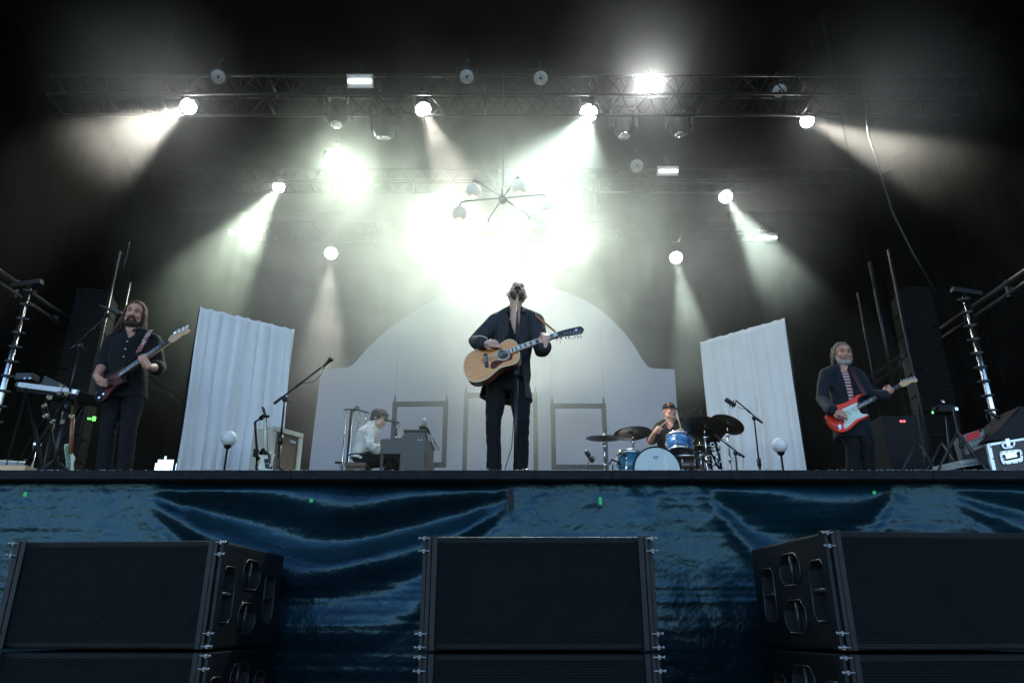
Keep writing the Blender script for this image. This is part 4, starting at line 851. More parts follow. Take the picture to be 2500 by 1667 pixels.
# ---- the organ player
def organist():
    d = 9.9; C = crop(700, 850, 4.704, d); base = V(C(860, 1300).x, d, RZ)
    neck = C(985, 905, .0); pel = V(C(868, 1250).x, d, RZ + .60); lat = V(.18, 1, 0).normalized()
    shN, shF = C(955, 955, -.17), C(985, 955, .19); elN, elF = C(945, 1115, -.26), C(1005, 1115, .26); wrN, wrF = C(1085, 1195, -.16), C(1095, 1195, .2)
    hips = (pel + V(.03, -.1, -.02), pel + V(.03, .1, -.02)); kn = (pel + V(.42, -.16, .0), pel + V(.42, .16, 0)); an = (pel + V(.34, -.16, -.50), pel + V(.36, .16, -.50))
    HM = headM(C(1058, 812, .0), 76, -14, 0, 1.04)
    b = MB(); head_shapes(b, HM); b.limb([neck - V(.02, 0, .05), neck + V(.03, 0, .04), HM @ V(0, .03, -.04)], [.066, .058, .056]); torso_shapes(b, pel, neck, -lat, .98, 0, None, -.03)
    for s_, e_, w_ in ((shN, elN, wrN), (shF, elF, wrF)): arm_shapes(b, s_, e_, w_, .9); hand_shapes(b, w_, V(1, 0, -.25), V(-.1, 0, -1), (.3, .3, .35, .4), .3, 1 if s_ is shF else -1)
    for k in (0, 1): leg_shapes(b, hips[k], kn[k], an[k], .9)
    me = blend(b, SKIN, .006, 3, 'person'); root = link('person', me); root.data.transform(Matrix.Translation(-base)); root.location = base
    tag(root, 'dark-haired man in cream shirt sitting sideways playing the organ', 'person'); face_parts(root, HM, HAIRD)
    h = MB(); h.ell((0, .028, .050), (.086, .098, .086), HM); h.ell((0, .065, -.02), (.07, .05, .085), HM)
    def locks(t, rnd):
        s = -1 if t < .5 else 1; k = (t * 2) % 1.0; y = -.075 + .15 * k
        return [(s * .015, y * .5 - .01, .122), (s * (.05 + .02 * (k < .8)), y, .085), (s * (.078 + rnd.uniform(0, .01)), y * .9 + .006, .03 + rnd.uniform(-.01, .01)), (s * (.074 + rnd.uniform(0, .012)), y * .85 + .02, .0 - .05 * k + rnd.uniform(-.015, .012))]
    hair_strands(h, HM, 44, 5, locks, (.012, .014, .012, .005))
    for i in range(9): x = -.05 + .0125 * i; h.limb([HM @ V(x * .6, -.02, .125), HM @ V(x, -.078, .085), HM @ V(x * 1.1, -.094, .045 + .012 * math.sin(i * 2.1))], [.012, .011, .004], 8)
    part(root, 'hair', wrinkle(blend(h, HAIRD, .0055, 1, 'hair'), .003, 60, 0, (1, 1, .3)), HAIRD)
    plain_legs(root, pel, neck, -lat, hips, kn, an, BTROU, .02, .98, ((1, -.2, 0), (1, .2, 0)))
    s_ = MB(); torso_shapes(s_, pel, neck + V(.005, 0, .01), -lat, 1.04, .016, None, -.03, .06, .012)
    for q, e_, w_ in ((shN, elN, wrN), (shF, elF, wrF)):
        arm_shapes(s_, q, e_, w_.lerp(e_, .12), 1., .020, 1., .012); s_.limb([q, q.lerp(neck, .6) + V(0, 0, .02)], [.066, .058], 14)
    s_.limb([neck + V(-.03, 0, .0), neck + V(.01, 0, .045)], [.07, .066], 14)
    part(root, 'shirt', wrinkle(blend(s_, CREAM, .008, 3, 'shirt'), .011, 9, 5, (1.6, 1, 1.5)), CREAM)
    e = MB(); e.ell(tuple(HM @ V(-.088, .008, -.004)), (.012, .012, .012)); part(root, 'earpiece', e, BTN)
    q = MB(); 
    c0 = pel + V(0, 0, .05)
    q.tube([c0 + V(.175 * math.cos(a), .185 * math.sin(a), .02 * math.sin(a)) for a in [i * math.pi / 14 for i in range(28)]], .016, 8, closed=True); bl = part(root, 'studded_belt', q, SHOE)
    q = MB()
    for i in range(26): a = math.pi * (.85 + .9 * i / 25); q.ell(tuple(c0 + V(.19 * math.cos(a), .2 * math.sin(a), .02 * math.sin(a) + .004)), (.007, .007, .007), n=8, k=6)
    part(bl, 'stud', q, BTN)
organist()
# ------------------------------------------------------------------ instruments, traced on their own tilted planes
class Plane:                                         # a plane in space with a crop of the photo to read outlines from
    def __init__(s, x0, y0, k, zx, zy, d, n, xdir):
        s.x0, s.y0, s.k = x0, y0, k; s.P = at(x0 + zx / k, y0 + zy / k, d); s.N = Vector(n).normalized()
        a = s.hit(zx, zy); b = s.hit(zx + xdir[0], zy + xdir[1]); s.M = frame(s.P, b - a, s.N); s.I = s.M.inverted()
    def hit(s, zx, zy):
        r = ray(s.x0 + zx / s.k, s.y0 + zy / s.k); t = (s.P - CAM).dot(s.N) / r.dot(s.N); return CAM + r * t
    def p2(s, zx, zy): q = s.I @ s.hit(zx, zy); return (q.x, q.y)
    def poly(s, pts): return [s.p2(*q) for q in pts]
def smooth_poly(p, n=2):
    for _ in range(n):
        q = []
        for i in range(len(p)):
            a, b = p[i], p[(i + 1) % len(p)]; q += [(a[0] * .75 + b[0] * .25, a[1] * .75 + b[1] * .25), (a[0] * .25 + b[0] * .75, a[1] * .25 + b[1] * .75)]
        p = q
    return p
def ccw(p): return p if sum(p[i - 1][0] * p[i][1] - p[i][0] * p[i - 1][1] for i in range(len(p))) > 0 else p[::-1]
def slab(pl, pts, z0, z1, sm=2, r=0.):
    p = ccw(smooth_poly(pl.poly(pts), sm) if sm else pl.poly(pts)); m = MB()
    if r:                                            # rounded edge
        cx = sum(a for a, b in p) / len(p); n = len(p); rings = []
        for zz, ins in ((z0, r), (z0 + r * .35, r * .3), (z0 + r, 0), (z1 - r, 0), (z1 - r * .35, r * .3), (z1, r)):
            q = []
            for i in range(n):
                t = Vector((p[(i + 1) % n][0] - p[i - 1][0], p[(i + 1) % n][1] - p[i - 1][1])); t = t.normalized() if t.length else t
                q.append(pl.M @ V(p[i][0] - t.y * ins, p[i][1] + t.x * ins, zz))
            rings.append(q)
        m.ring(rings, n)
    else: m.prism(p, z0, z1, pl.M, 0, sm > 0)
    return m
def wood(name, a, b, rough, scale=6., coat=.5):
    m = bpy.data.materials.new(name); m.use_nodes = True; t = m.node_tree; p = t.nodes['Principled BSDF']; p.inputs['Roughness'].default_value = rough; p.inputs['Coat Weight'].default_value = coat; p.inputs['Coat Roughness'].default_value = .12
    tc = t.nodes.new('ShaderNodeTexCoord'); mp = t.nodes.new('ShaderNodeMapping'); mp.inputs['Scale'].default_value = (1, 9, 9); mp.inputs['Rotation'].default_value = (0, R(18), 0); ln(t, tc.outputs['Object'], mp.inputs[0])
    n = t.nodes.new('ShaderNodeTexNoise'); n.inputs['Scale'].default_value = scale; n.inputs['Detail'].default_value = 7; ln(t, mp.outputs[0], n.inputs['Vector']); r = t.nodes.new('ShaderNodeValToRGB'); r.color_ramp.elements[0].position = .3; r.color_ramp.elements[1].position = .7
    r.color_ramp.elements[0].color = a + (1,); r.color_ramp.elements[1].color = b + (1,); ln(t, n.outputs['Fac'], r.inputs[0]); ln(t, r.outputs[0], p.inputs['Base Color']); return m
SPRUCE = wood('spruce_top', (.68, .27, .075), (.80, .38, .125), .3, 6., .15); SIDEW = wood('maple_side', (.20, .075, .025), (.30, .12, .045), .3); EBONY = pmat('ebony', (.02, .017, .016), .4, var=.2); PEARL = pmat('pearl_inlay', (.72, .74, .74), .25, var=.1, scale=60)
BIND = pmat('cream_binding', (.72, .66, .52), .4, var=.05); TORT = pmat('tortoise_shell', (.09, .012, .008), .35, var=.6, scale=45, spec=.2); MAPLE = wood('maple_neck', (.52, .28, .10), (.62, .36, .15), .35); REDP = pmat('red_lacquer', (.80, .045, .018), .3, var=.03, spec=.3, coat=.15)
MINT = pmat('mint_plate', (.62, .74, .64), .35, var=.02); SUNB = pmat('dark_sunburst', (.012, .005, .004), .35, var=.3, spec=.15); LEATHER = pmat('tan_leather', (.42, .17, .07), .6, var=.15, scale=30); STRAPM = pmat('dark_strap', (.06, .012, .014), .6, var=.2); LACE = pmat('brown_lace', (.07, .03, .018), .7, var=.2); WHITEP = pmat('white_plastic', (.75, .76, .77), .4, var=.03)
def lerp2(a, b, t): return (a[0] + (b[0] - a[0]) * t, a[1] + (b[1] - a[1]) * t)
def fretboard(root, pl, a0, a1, b0, b1, z, matb, frets, inlays, fretm, blocks=False):  # a: top edge from body to nut, b: bottom edge
    m = MB(); m.prism(ccw(pl.poly([a0, a1, b1, b0])), z - .012, z, pl.M); fb = part(root, 'fretboard', m, matb)
    n = MB()
    P = lambda t, w_: pl.M @ (V(*pl.p2(*lerp2(lerp2(a0, a1, t), lerp2(b0, b1, t), w_)), z + .0012))
    pos = [1 - (2 ** (-k / 12)) for k in range(frets + 1)]; L = pos[-1]; pos = [1 - q / L for q in pos]
    for q in pos[1:]: n.tube([P(q, .03), P(q, .97)], .0016, 5)
    part(fb, 'fret_wire', n, fretm); n = MB()
    for k in inlays:
        a, b = pos[k - 1], pos[k]; c = (a + b) / 2
        if blocks:
            h = (a - b) * .33; vs = [P(c - h, .12), P(c + h, .12), P(c + h, .88), P(c - h, .88)]; n.add(vs, [(0, 1, 2, 3)])
        else: n.ell(tuple(P(c, .5)), (.0042, .002, .0042), n=8, k=5)
    part(fb, 'inlay', n, PEARL)
    s = MB()
    for w_ in ((.12, .24, .36, .5, .62, .76, .88) if blocks else (.15, .32, .5, .68, .85)): s.tube([P(-.55, w_), P(1.0, w_)], .0009, 4)
    part(root, 'strings', s, CHROME); return P
def acoustic():
    pl = Plane(1120, 680, 5.6, 440, 1120, 5.77, (-.16, -1, .06), (675, -235)); root = thing('acoustic_guitar', 'large blond twelve-string acoustic guitar held by the singer', 'guitar', pl.P)
    out = [(215, 975), (130, 1030), (85, 1100), (64, 1190), (75, 1290), (115, 1368), (180, 1410), (260, 1412), (340, 1390), (420, 1345), (490, 1280), (560, 1222), (640, 1195), (720, 1182), (795, 1150), (826, 1090), (832, 1020), (817, 940), (790, 880), (745, 842), (690, 828), (630, 850), (580, 888), (530, 920), (470, 940), (400, 950), (300, 955)]
    part(root, 'body', slab(pl, out, -.112, -.004, 2), SIDEW); part(root, 'soundboard', slab(pl, out, -.004, .0, 2), SPRUCE)
    p = ccw(smooth_poly(pl.poly(out), 2)); m = MB(); m.tube([pl.M @ V(a, b, -.001) for a, b in p], .0045, 6, closed=True); part(root, 'binding', m, BIND)
    ho = [(603 + 74 * math.cos(a), 1040 + 60 * math.sin(a)) for a in [i * math.pi / 14 for i in range(28)]]; m = slab(pl, ho, .0, .0015, 0); part(root, 'sound_hole', m, EBONY)
    m = MB()
    for k in (1.1, 1.32): m.tube([pl.M @ V(*pl.p2(603 + 74 * k * math.cos(a), 1040 + 60 * k * math.sin(a)), .001) for a in [i * math.pi / 16 for i in range(32)]], .0035, 6, closed=True)
    part(root, 'rosette', m, BIND)
    part(root, 'pickguard', slab(pl, [(432, 1190), (445, 1145), (490, 1122), (560, 1116), (625, 1098), (690, 1055), (738, 1030), (738, 1080), (715, 1112), (640, 1132), (560, 1172), (520, 1215), (470, 1238), (440, 1228)], .0, .0025, 1), TORT)
    br = part(root, 'bridge', slab(pl, [(340, 1035), (388, 1022), (398, 1100), (404, 1165), (412, 1208), (366, 1222), (358, 1180), (345, 1140)], .0, .010, 0), EBONY)
    m = MB()
    for x0, y0 in ((352, 1075), (372, 1070)):
        for k in range(6): q = pl.hit(x0 + k * 1.8, y0 + k * 14); m.ell(tuple(q - pl.N * -.011), (.0042, .0042, .0042), n=8, k=5)
    part(br, 'bridge_pin', m, BIND)
    fretboard(root, pl, (676, 980), (1345, 745), (690, 1040), (1362, 792), .020, EBONY, 18, (1, 3, 5, 7, 9, 11, 13, 15, 17), BIND, True)
    m = MB(); a = pl.p2(690, 1010); b = pl.p2(1352, 768); m.tube([pl.M @ V(a[0], a[1], -.008), pl.M @ V(b[0], b[1], -.008)], .022, 12); part(root, 'neck', m, SIDEW)
    m = MB()
    for e in (((676, 978), (1345, 743)), ((690, 1042), (1362, 794))): m.tube([pl.M @ V(*pl.p2(*e[0]), .018), pl.M @ V(*pl.p2(*e[1]), .018)], .0035, 6)
    part(root, 'neck_binding', m, BIND)
    hd = [(1345, 742), (1400, 725), (1500, 695), (1640, 665), (1672, 658), (1718, 702), (1690, 756), (1660, 762), (1500, 792), (1410, 802), (1362, 794)]
    part(root, 'headstock', slab(pl, hd, .0, .016, 0), EBONY)
    p = ccw(pl.poly(hd)); m = MB(); m.tube([pl.M @ V(a, b, .016) for a, b in p], .002, 5, closed=True); part(root, 'headstock_edge', m, BIND)
    m = MB(); q = [pl.hit(x, y) + pl.N * .0175 for x, y in ((1590, 708), (1612, 700), (1630, 712), (1610, 728), (1588, 722))]; m.add(q, [(0, 1, 2, 3, 4)]); part(root, 'headstock_emblem', m, PEARL)
    for i in range(6):
        for sd in (0, 1):
            a = lerp2((1450, 768), (1655, 742), i / 5) if sd else lerp2((1435, 722), (1632, 680), i / 5); o = (14, 48) if sd else (-6, -4)
            m = MB(); c = pl.hit(*a) + pl.N * .016; m.tube([c, c + pl.N * .012], .004, 8)
            if sd: e = pl.hit(a[0] + o[0], a[1] + o[1]); m.tube([pl.hit(a[0] + 6, a[1] + 20), e], .003, 6); m.ell(tuple(e), (.010, .006, .008), n=10, k=6)
            part(root, 'tuner', m, CHROME)
    C = crop(1120, 680, 5.6, 6.05); m = MB()
    pts = [C(1010, 470, .04), C(1030, 480, -.05), C(1120, 560, -.14), C(1220, 645, -.22), C(1320, 728, -.27)]; W = V(.004, .004, .011); rs = []
    for q in pts: rs.append([q + W, q + V(0, -.004, 0), q - W, q + V(0, .004, 0)])
    m.ring(rs, 4, sm=False); part(root, 'strap', m, LEATHER)
    m = MB(); c = pl.hit(1380, 790) + pl.N * .02
    for dx, dz in ((-.03, -.05), (.005, -.075), (.02, -.04)): m.tube([c, c + V(dx * .4, -.01, dz * .3), c + V(dx, 0, dz)], .0022, 5)
    for s in (-1, 1): m.tube([c, c + V(s * .015, -.005, -.02), c + V(s * .022, 0, -.04), c + V(s * .006, 0, -.02), c], .0022, 5)
    part(root, 'strap_lace', m, LACE)
acoustic()
def electric():
    pl = Plane(1960, 810, 5.6, 600, 1160, 7.32, (-.08, -1, .10), (570, -295)); root = thing('electric_guitar', 'bright red electric guitar with mint pickguard held by the grey-bearded man', 'guitar', pl.P)
    out = [(308, 1130), (325, 1210), (365, 1285), (430, 1340), (500, 1370), (565, 1372), (635, 1342), (700, 1285), (760, 1225), (830, 1190), (890, 1165), (914, 1132), (890, 1112), (850, 1118), (806, 1118), (778, 1085), (785, 1055), (800, 1030), (770, 1000), (756, 960), (755, 920), (776, 886), (815, 866), (842, 855), (830, 845), (795, 843), (745, 858), (680, 900), (620, 942), (560, 968), (490, 985), (425, 1002), (410, 1060), (365, 1120)]
    part(root, 'body', slab(pl, out, -.044, 0, 2, .010), REDP)
    gd = part(root, 'pickguard', slab(pl, [(522, 1062), (600, 1030), (690, 985), (745, 968), (756, 990), (730, 1025), (770, 1070), (790, 1112), (840, 1128), (884, 1122), (880, 1142), (800, 1172), (720, 1202), (660, 1262), (605, 1312), (566, 1327), (552, 1285), (572, 1222), (560, 1175), (580, 1120), (548, 1090)], 0, .003, 1), MINT)
    for a, b in (((552, 1085), (610, 1175)), ((600, 1080), (656, 1132)), ((688, 1036), (732, 1095))):
        m = MB(); m.tube([pl.hit(*a) + pl.N * .006, pl.hit(*b) + pl.N * .006], .008, 8, flat=.6); part(root, 'pickup', m, MINT)
    for q in ((585, 1190), (590, 1238), (572, 1300)): m = MB(); m.lathe([(.009, .003), (.0085, .012), (.007, .014)], zframe(pl.hit(*q), pl.N), 14); part(root, 'knob', m, WHITEP)
    m = MB(); m.box((0, 0, .006), (.03, .06, .008), frame(pl.hit(520, 1190), pl.M.to_3x3() @ V(1, 0, 0), pl.N)); part(root, 'bridge', m, CHROME)
    part(root, 'jack_plate', slab(pl, [(498, 1240), (520, 1240), (524, 1310), (510, 1335), (485, 1330), (482, 1290)], 0, .003, 1), CHROME)
    m = MB(); m.tube([pl.hit(505, 1300) + pl.N * .012, pl.hit(490, 1322) + pl.N * .02, pl.hit(440, 1315) + pl.N * .015, pl.hit(370, 1265) + pl.N * .012, pl.hit(318, 1190) + pl.N * .0, pl.hit(318, 1270) - pl.N * .05, pl.hit(325, 1380) - pl.N * .06], .0035, 6); part(root, 'cable', m, BLACK)
    fretboard(root, pl, (738, 995), (1310, 710), (765, 1060), (1336, 748), .010, EBONY, 21, (3, 5, 7, 9, 12, 15, 17, 19), CHROME)
    m = MB(); m.tube([pl.hit(752, 1028) - pl.N * .016, pl.hit(1322, 730) - pl.N * .016], .020, 12); part(root, 'neck', m, MAPLE)
    part(root, 'headstock', slab(pl, [(1308, 712), (1330, 686), (1400, 665), (1480, 641), (1540, 630), (1572, 650), (1562, 686), (1520, 692), (1490, 686), (1440, 725), (1400, 746), (1336, 750)], -.012, .002, 1), MAPLE)
    for i in range(6):
        m = MB(); a = lerp2((1350, 690), (1530, 640), i / 5); m.tube([pl.hit(*a) + pl.N * .001, pl.hit(*a) + pl.N * .012], .0045, 8); e = pl.hit(a[0] - 5, a[1] - 24); m.ell(tuple(e), (.009, .006, .008), n=10, k=6); part(root, 'tuner', m, CHROME)
    C = crop(1960, 810, 5.6, 7.57); pts = [C(650, 470, .0), C(680, 540, -.14), C(740, 660, -.19), C(800, 770, -.22), C(860, 860, -.245)]; m = MB(); rs = []
    for q in pts: W = V(.020, 0, .012); rs.append([q + W, q + V(0, -.004, 0), q - W, q + V(0, .004, 0)])
    m.ring(rs, 4, sm=False); part(root, 'strap', m, STRAPM)
electric()
def woven():
    m = bpy.data.materials.new('woven_strap'); m.use_nodes = True; t = m.node_tree; p = t.nodes['Principled BSDF']; p.inputs['Roughness'].default_value = .8
    tc = t.nodes.new('ShaderNodeTexCoord'); vo = t.nodes.new('ShaderNodeTexVoronoi'); vo.inputs['Scale'].default_value = 38; ln(t, tc.outputs['Object'], vo.inputs['Vector']); r = t.nodes.new('ShaderNodeValToRGB'); r.color_ramp.interpolation = 'CONSTANT'
    r.color_ramp.elements[0].color = (.45, .05, .10, 1); r.color_ramp.elements[1].position = .42; r.color_ramp.elements[1].color = (.03, .02, .025, 1); e = r.color_ramp.elements.new(.55); e.color = (.5, .46, .42, 1)
    ln(t, vo.outputs['Distance'], r.inputs[0]); ln(t, r.outputs[0], p.inputs['Base Color']); return m
def bass():
    pl = Plane(180, 720, 5.6, 520, 1200, 6.36, (.02, -1, .08), (770, -555)); root = thing('bass_guitar', 'dark bass guitar with tortoiseshell plate and maple headstock held by the long-haired man', 'guitar', pl.P)
    out = [(285, 1240), (265, 1330), (272, 1410), (310, 1462), (360, 1476), (430, 1438), (482, 1372), (545, 1290), (610, 1238), (690, 1205), (740, 1182), (735, 1165), (690, 1168), (650, 1150), (650, 1110), (700, 1060), (690, 1010), (720, 960), (740, 940), (715, 935), (640, 980), (560, 1020), (470, 1062), (400, 1130), (330, 1200)]
    part(root, 'body', slab(pl, out, -.044, 0, 2, .010), SUNB)
    part(root, 'pickguard', slab(pl, [(440, 1155), (520, 1095), (605, 1062), (655, 1115), (645, 1150), (690, 1180), (620, 1212), (545, 1268), (475, 1365), (420, 1425), (390, 1400), (440, 1300), (470, 1230)], 0, .003, 1), TORT)
    for q in ((418, 1363), (360, 1412)): m = MB(); m.lathe([(.012, .003), (.011, .018), (.009, .02)], zframe(pl.hit(*q), pl.N), 14); part(root, 'knob', m, CHROME)
    m = MB(); m.box((0, 0, .007), (.035, .065, .010), frame(pl.hit(300, 1325), pl.M.to_3x3() @ V(1, 0, 0), pl.N)); part(root, 'bridge', m, DSTEEL)
    m = MB(); m.tube([pl.hit(470, 1170) + pl.N * .008, pl.hit(530, 1240) + pl.N * .008], .014, 8, flat=.6); part(root, 'pickup', m, EBONY)
    fretboard(root, pl, (612, 1068), (1285, 605), (640, 1122), (1310, 650), .012, EBONY, 20, (3, 5, 7, 9, 12, 15, 17, 19), CHROME)
    m = MB(); m.tube([pl.hit(626, 1095) - pl.N * .015, pl.hit(1298, 628) - pl.N * .015], .021, 12); part(root, 'neck', m, MAPLE)
    part(root, 'headstock', slab(pl, [(1285, 605), (1320, 572), (1400, 532), (1480, 500), (1536, 476), (1545, 452), (1582, 470), (1580, 508), (1545, 542), (1500, 545), (1430, 597), (1370, 645), (1310, 648)], -.013, .002, 1), MAPLE)
    for q, e in (((1340, 570), (1385, 512)), ((1400, 540), (1440, 486)), ((1455, 515), (1497, 458)), ((1510, 490), (1550, 432))):
        m = MB(); c = pl.hit(*q); m.tube([c, c + pl.N * .014], .006, 8); p_ = pl.hit(*e); m.tube([c - pl.N * .006, p_], .004, 6); M = frame(p_, p_ - c, pl.N); m.ell((0, 0, 0), (.019, .014, .005), M, n=12, k=8); part(root, 'tuner', m, PEARL if q[0] > 1340 else CHROME)
    C = crop(180, 720, 5.6, 6.6); pts = [C(1060, 480, .05), C(1040, 495, -.05), C(985, 590, -.155), C(925, 700, -.19), C(880, 785, -.21)]; m = MB(); rs = []
    for q in pts: W = V(.024, 0, .007); rs.append([q + W, q + V(0, -.004, 0), q - W, q + V(0, .004, 0)])
    m.ring(rs, 4, sm=False); part(root, 'strap', m, woven())
    m = MB(); rs = []
    for q in [C(885, 778, -.212), C(850, 850, -.22), C(780, 900, -.215)]: W = V(.026, 0, .008); rs.append([q + W, q + V(0, -.005, 0), q - W, q + V(0, .005, 0)])
    m.ring(rs, 4, sm=False); part(root, 'strap_end', m, BLACK)
bass()
# ------------------------------------------------------------------ microphones and stands
MICK = pmat('mic_black', (.015, .016, .018), .35, .3, var=.2); MESHM = pmat('mic_mesh', (.05, .052, .055), .45, .7, var=.4, scale=120); STANDM = pmat('stand_tube', (.022, .028, .034), .35, .5, var=.15)
def mic(name, p, q, lab, big=False, group=None):     # p: capsule tip, q: cable end
    p, q = Vector(p), Vector(q); d = (p - q).normalized(); L = (p - q).length; root = thing(name, lab, 'microphone', q, group); M = zframe(q, d); m = MB()
    if big:
        m.lathe([(.018, 0), (.026, .01), (.027, L * .5)], M, 18); part(root, 'body', m, MICK); h = MB(); h.lathe([(.027, L * .5), (.028, L * .9), (.02, L)], M, 18); part(root, 'grille', h, MESHM)
        s = MB()
        for k in (.15, .35): s.tube([M @ V(.048 * math.cos(a), .048 * math.sin(a), L * k) for a in [i * math.pi / 8 for i in range(16)]], .004, 6, closed=True)
        part(root, 'shock_mount', s, MICK)
    else:
        m.lathe([(.011, 0), (.012, L * .3), (.018, L * .68), (.02, L * .7)], M, 16); part(root, 'body', m, MICK); h = MB(); h.lathe([(.020, L * .7), (.026, L * .8), (.025, L * .9), (.014, L * .99), (.003, L)], M, 16); part(root, 'grille', h, MESHM)
    return root
def stand(foot, top, boom, lab, tube_=.0125, group='boom microphone stands', tripod=True, cable=None):
    foot = Vector(foot); root = thing('microphone_stand', lab, 'mic stand', foot, group); m = MB(); mid = foot.lerp(Vector(top), .55)
    m.tube([foot + V(0, 0, .04), mid], tube_ * 1.25, 10); m.tube([mid, top], tube_ * .8, 10); m.tube([mid - V(0, 0, .05), mid + V(0, 0, .04)], tube_ * 1.9, 10); part(root, 'pole', m, STANDM)
    if tripod:
        for k in range(3): a = R(30 + 120 * k); g = MB(); g.tube([foot + V(0, 0, .22), foot + V(.3 * math.cos(a), .3 * math.sin(a), .012)], .010, 8); part(root, 'leg', g, STANDM)
    else: g = MB(); g.lathe([(.13, 0), (.135, .012), (.12, .022), (.03, .03), (.02, .05)], Matrix.Translation(foot), 24); part(root, 'base', g, STANDM)
    if boom:
        a, b = Vector(boom[0]), Vector(boom[1]); g = MB(); k = (Vector(top) - a).length / (b - a).length; g.tube([a, a.lerp(b, .18)], .014, 8); g.tube([a, b], .009, 8); g.tube([a.lerp(b, .45), a.lerp(b, .6)], .0125, 8); o = part(root, 'boom', g, STANDM)
        h = MB(); h.ell(tuple(top), (.026, .026, .03)); h.tube([Vector(top), Vector(top) + V(.05, 0, -.035)], .006, 6); part(root, 'clutch', h, STANDM)
    if cable: g = MB(); g.tube(cable, .0035, 6); part(root, 'cable', g, BLACK)
    return root
S = crop(1050, 650, 2.958, 5.83); ft = V(S(617, 1480).x, 5.83, FLOOR); tp = S(629, 205)
cb = [S(629, 215) + V(0, -.02, 0), S(612, 900) + V(0, -.01, 0), S(604, 1100), S(590, 1300), S(540, 1470), V(S(520, 1490).x, 5.9, FLOOR + .01)]
stand(ft, tp, None, 'straight black microphone stand right in front of the singer', .013, None, False, cb)
mic('microphone', S(632, 140) + V(0, .02, 0), S(628, 208), 'black microphone at the singer mouth', group='vocal microphones')
B = crop(0, 600, 2.704, 6.25); ft = V(B(355, 1440).x, 6.25, FLOOR)
stand(ft, B(528, 660), (B(462, 692), B(722, 446)), 'tall boom microphone stand before the bass player', cable=[B(720, 452), B(640, 560), B(520, 760), B(400, 960), B(300, 1120), B(160, 1360), B(110, 1440)])
mic('microphone', B(805, 455, .04), B(655, 392), 'black microphone on a tilted boom beside the bass player face', group='vocal microphones')
ft = V(B(1835, 1470, .3).x, 6.55, FLOOR); stand(ft, B(1880, 1010, .3), (B(1808, 1042, .3), B(2125, 800, .3)), 'boom microphone stand between white guitar and organ', cable=[B(2140, 800, .3), B(2120, 850, .3), B(2070, 900, .3), B(1995, 905, .3)])
m0 = crop(700, 850, 4.704, 6.55); mic('microphone', m0(525, 110), m0(415, 215), 'black microphone on the long boom above the cream amplifier', group='vocal microphones')
Q = crop(1380, 900, 4.523, 8.3); ft = V(Q(2145, 1110).x, 8.3, FLOOR); stand(ft, Q(2085, 545), (Q(2178, 600), Q(1880, 345)), 'boom microphone stand at the edge of the curtain beside the drums', cable=[Q(1900, 420), Q(1960, 445), Q(2000, 440)])
mic('studio_microphone', Q(1765, 335), Q(1880, 410), 'large black studio microphone on a boom before the curtain beside the drums', True, 'large studio microphones')
Q = crop(1380, 900, 4.523, 8.6); ft = V(Q(1888, 1110).x, 8.6, FLOOR); stand(ft, Q(1880, 930), (Q(1978, 978), Q(1655, 735)), 'low boom microphone stand reaching up under the big cymbals', cable=[Q(1660, 730), Q(1720, 760), Q(1760, 790)])
ft = V(Q(245, 1130).x, 8.6, FLOOR); stand(ft, Q(245, 1010), None, 'short microphone stand left of the small cymbal', tube_=.011); mic('studio_microphone', Q(225, 905), Q(310, 1030), 'large black studio microphone on the short stand left of the cymbals', True, 'large studio microphones')
Q = crop(1380, 900, 4.523, 11.2); ft = V(Q(1500, 800).x, 11.2, RZ); stand(ft, Q(1490, 420), (Q(1525, 375), Q(1330, 540)), 'boom microphone stand behind the drummer against the dark gap'); mic('microphone', Q(1262, 525), Q(1335, 545), 'small black microphone behind the drummer shoulder', group='vocal microphones')
# ------------------------------------------------------------------ drum kit (on the platform behind the stage edge)
SPARK = pmat('blue_sparkle', (.012, .16, .46), .3, var=.9, scale=130, coat=.4); TEAL = pmat('teal_sparkle', (.015, .17, .26), .3, var=.9, scale=130, coat=.4); HEADW = pmat('drum_head', (.60, .70, .70), .4, var=.04); HEADK = pmat('dark_drum_head', (.04, .055, .06), .3, var=.2)
BRONZE = pmat('cymbal_bronze', (.10, .078, .058), .32, .85, var=.35, scale=14); BROWND = pmat('brown_drum', (.035, .015, .010), .3, var=.3, coat=.4)
K = lambda d: crop(1380, 900, 4.523, d)
def drum(name, lab, c, axis, r, depth, shell_m, front, back, lugs=8, hoop=CHROME, twolug=False):
    root = thing(name, lab, 'drum', c, 'pieces of the drum kit'); M = zframe(c, axis); m = MB(); m.lathe([(r, -depth / 2), (r, depth / 2)], M, 40); part(root, 'shell', m, shell_m)
    for z, hm in ((depth / 2, front), (-depth / 2, back)):
        s = 1 if z > 0 else -1; h = MB(); h.lathe([(r * .995, z + s * .004), (.002, z + s * .005)], M, 40, caps=False); part(root, 'drum_head', h, hm)
        h = MB(); h.lathe([(r * 1.0, z - s * .02), (r * 1.06, z - s * .02), (r * 1.06, z + s * .016), (r * 1.02, z + s * .016), (r * 1.0, z + s * .005)], M, 40, caps=False); part(root, 'hoop', h, hoop)
    g = MB()
    for k in range(lugs):
        a = 2 * math.pi * (k + .5) / lugs; ca, sa = math.cos(a), math.sin(a)
        g.tube([M @ V(r * 1.045 * ca, r * 1.045 * sa, -depth * .5), M @ V(r * 1.045 * ca, r * 1.045 * sa, depth * .5)], .0035, 6)
        for z in ((-.22, .22) if depth > .2 else (0,)): g.box((0, 0, 0), (.03, .022, .035), M @ Matrix.Translation((r * 1.02 * ca, r * 1.02 * sa, depth * z)) @ Matrix.Rotation(a, 4, 'Z'))
    part(root, 'lug', g, CHROME); return root, M
k = K(9.15); rB = .285; cB = V(k(1018, 1130).x, 9.35, RZ + rB + .01)
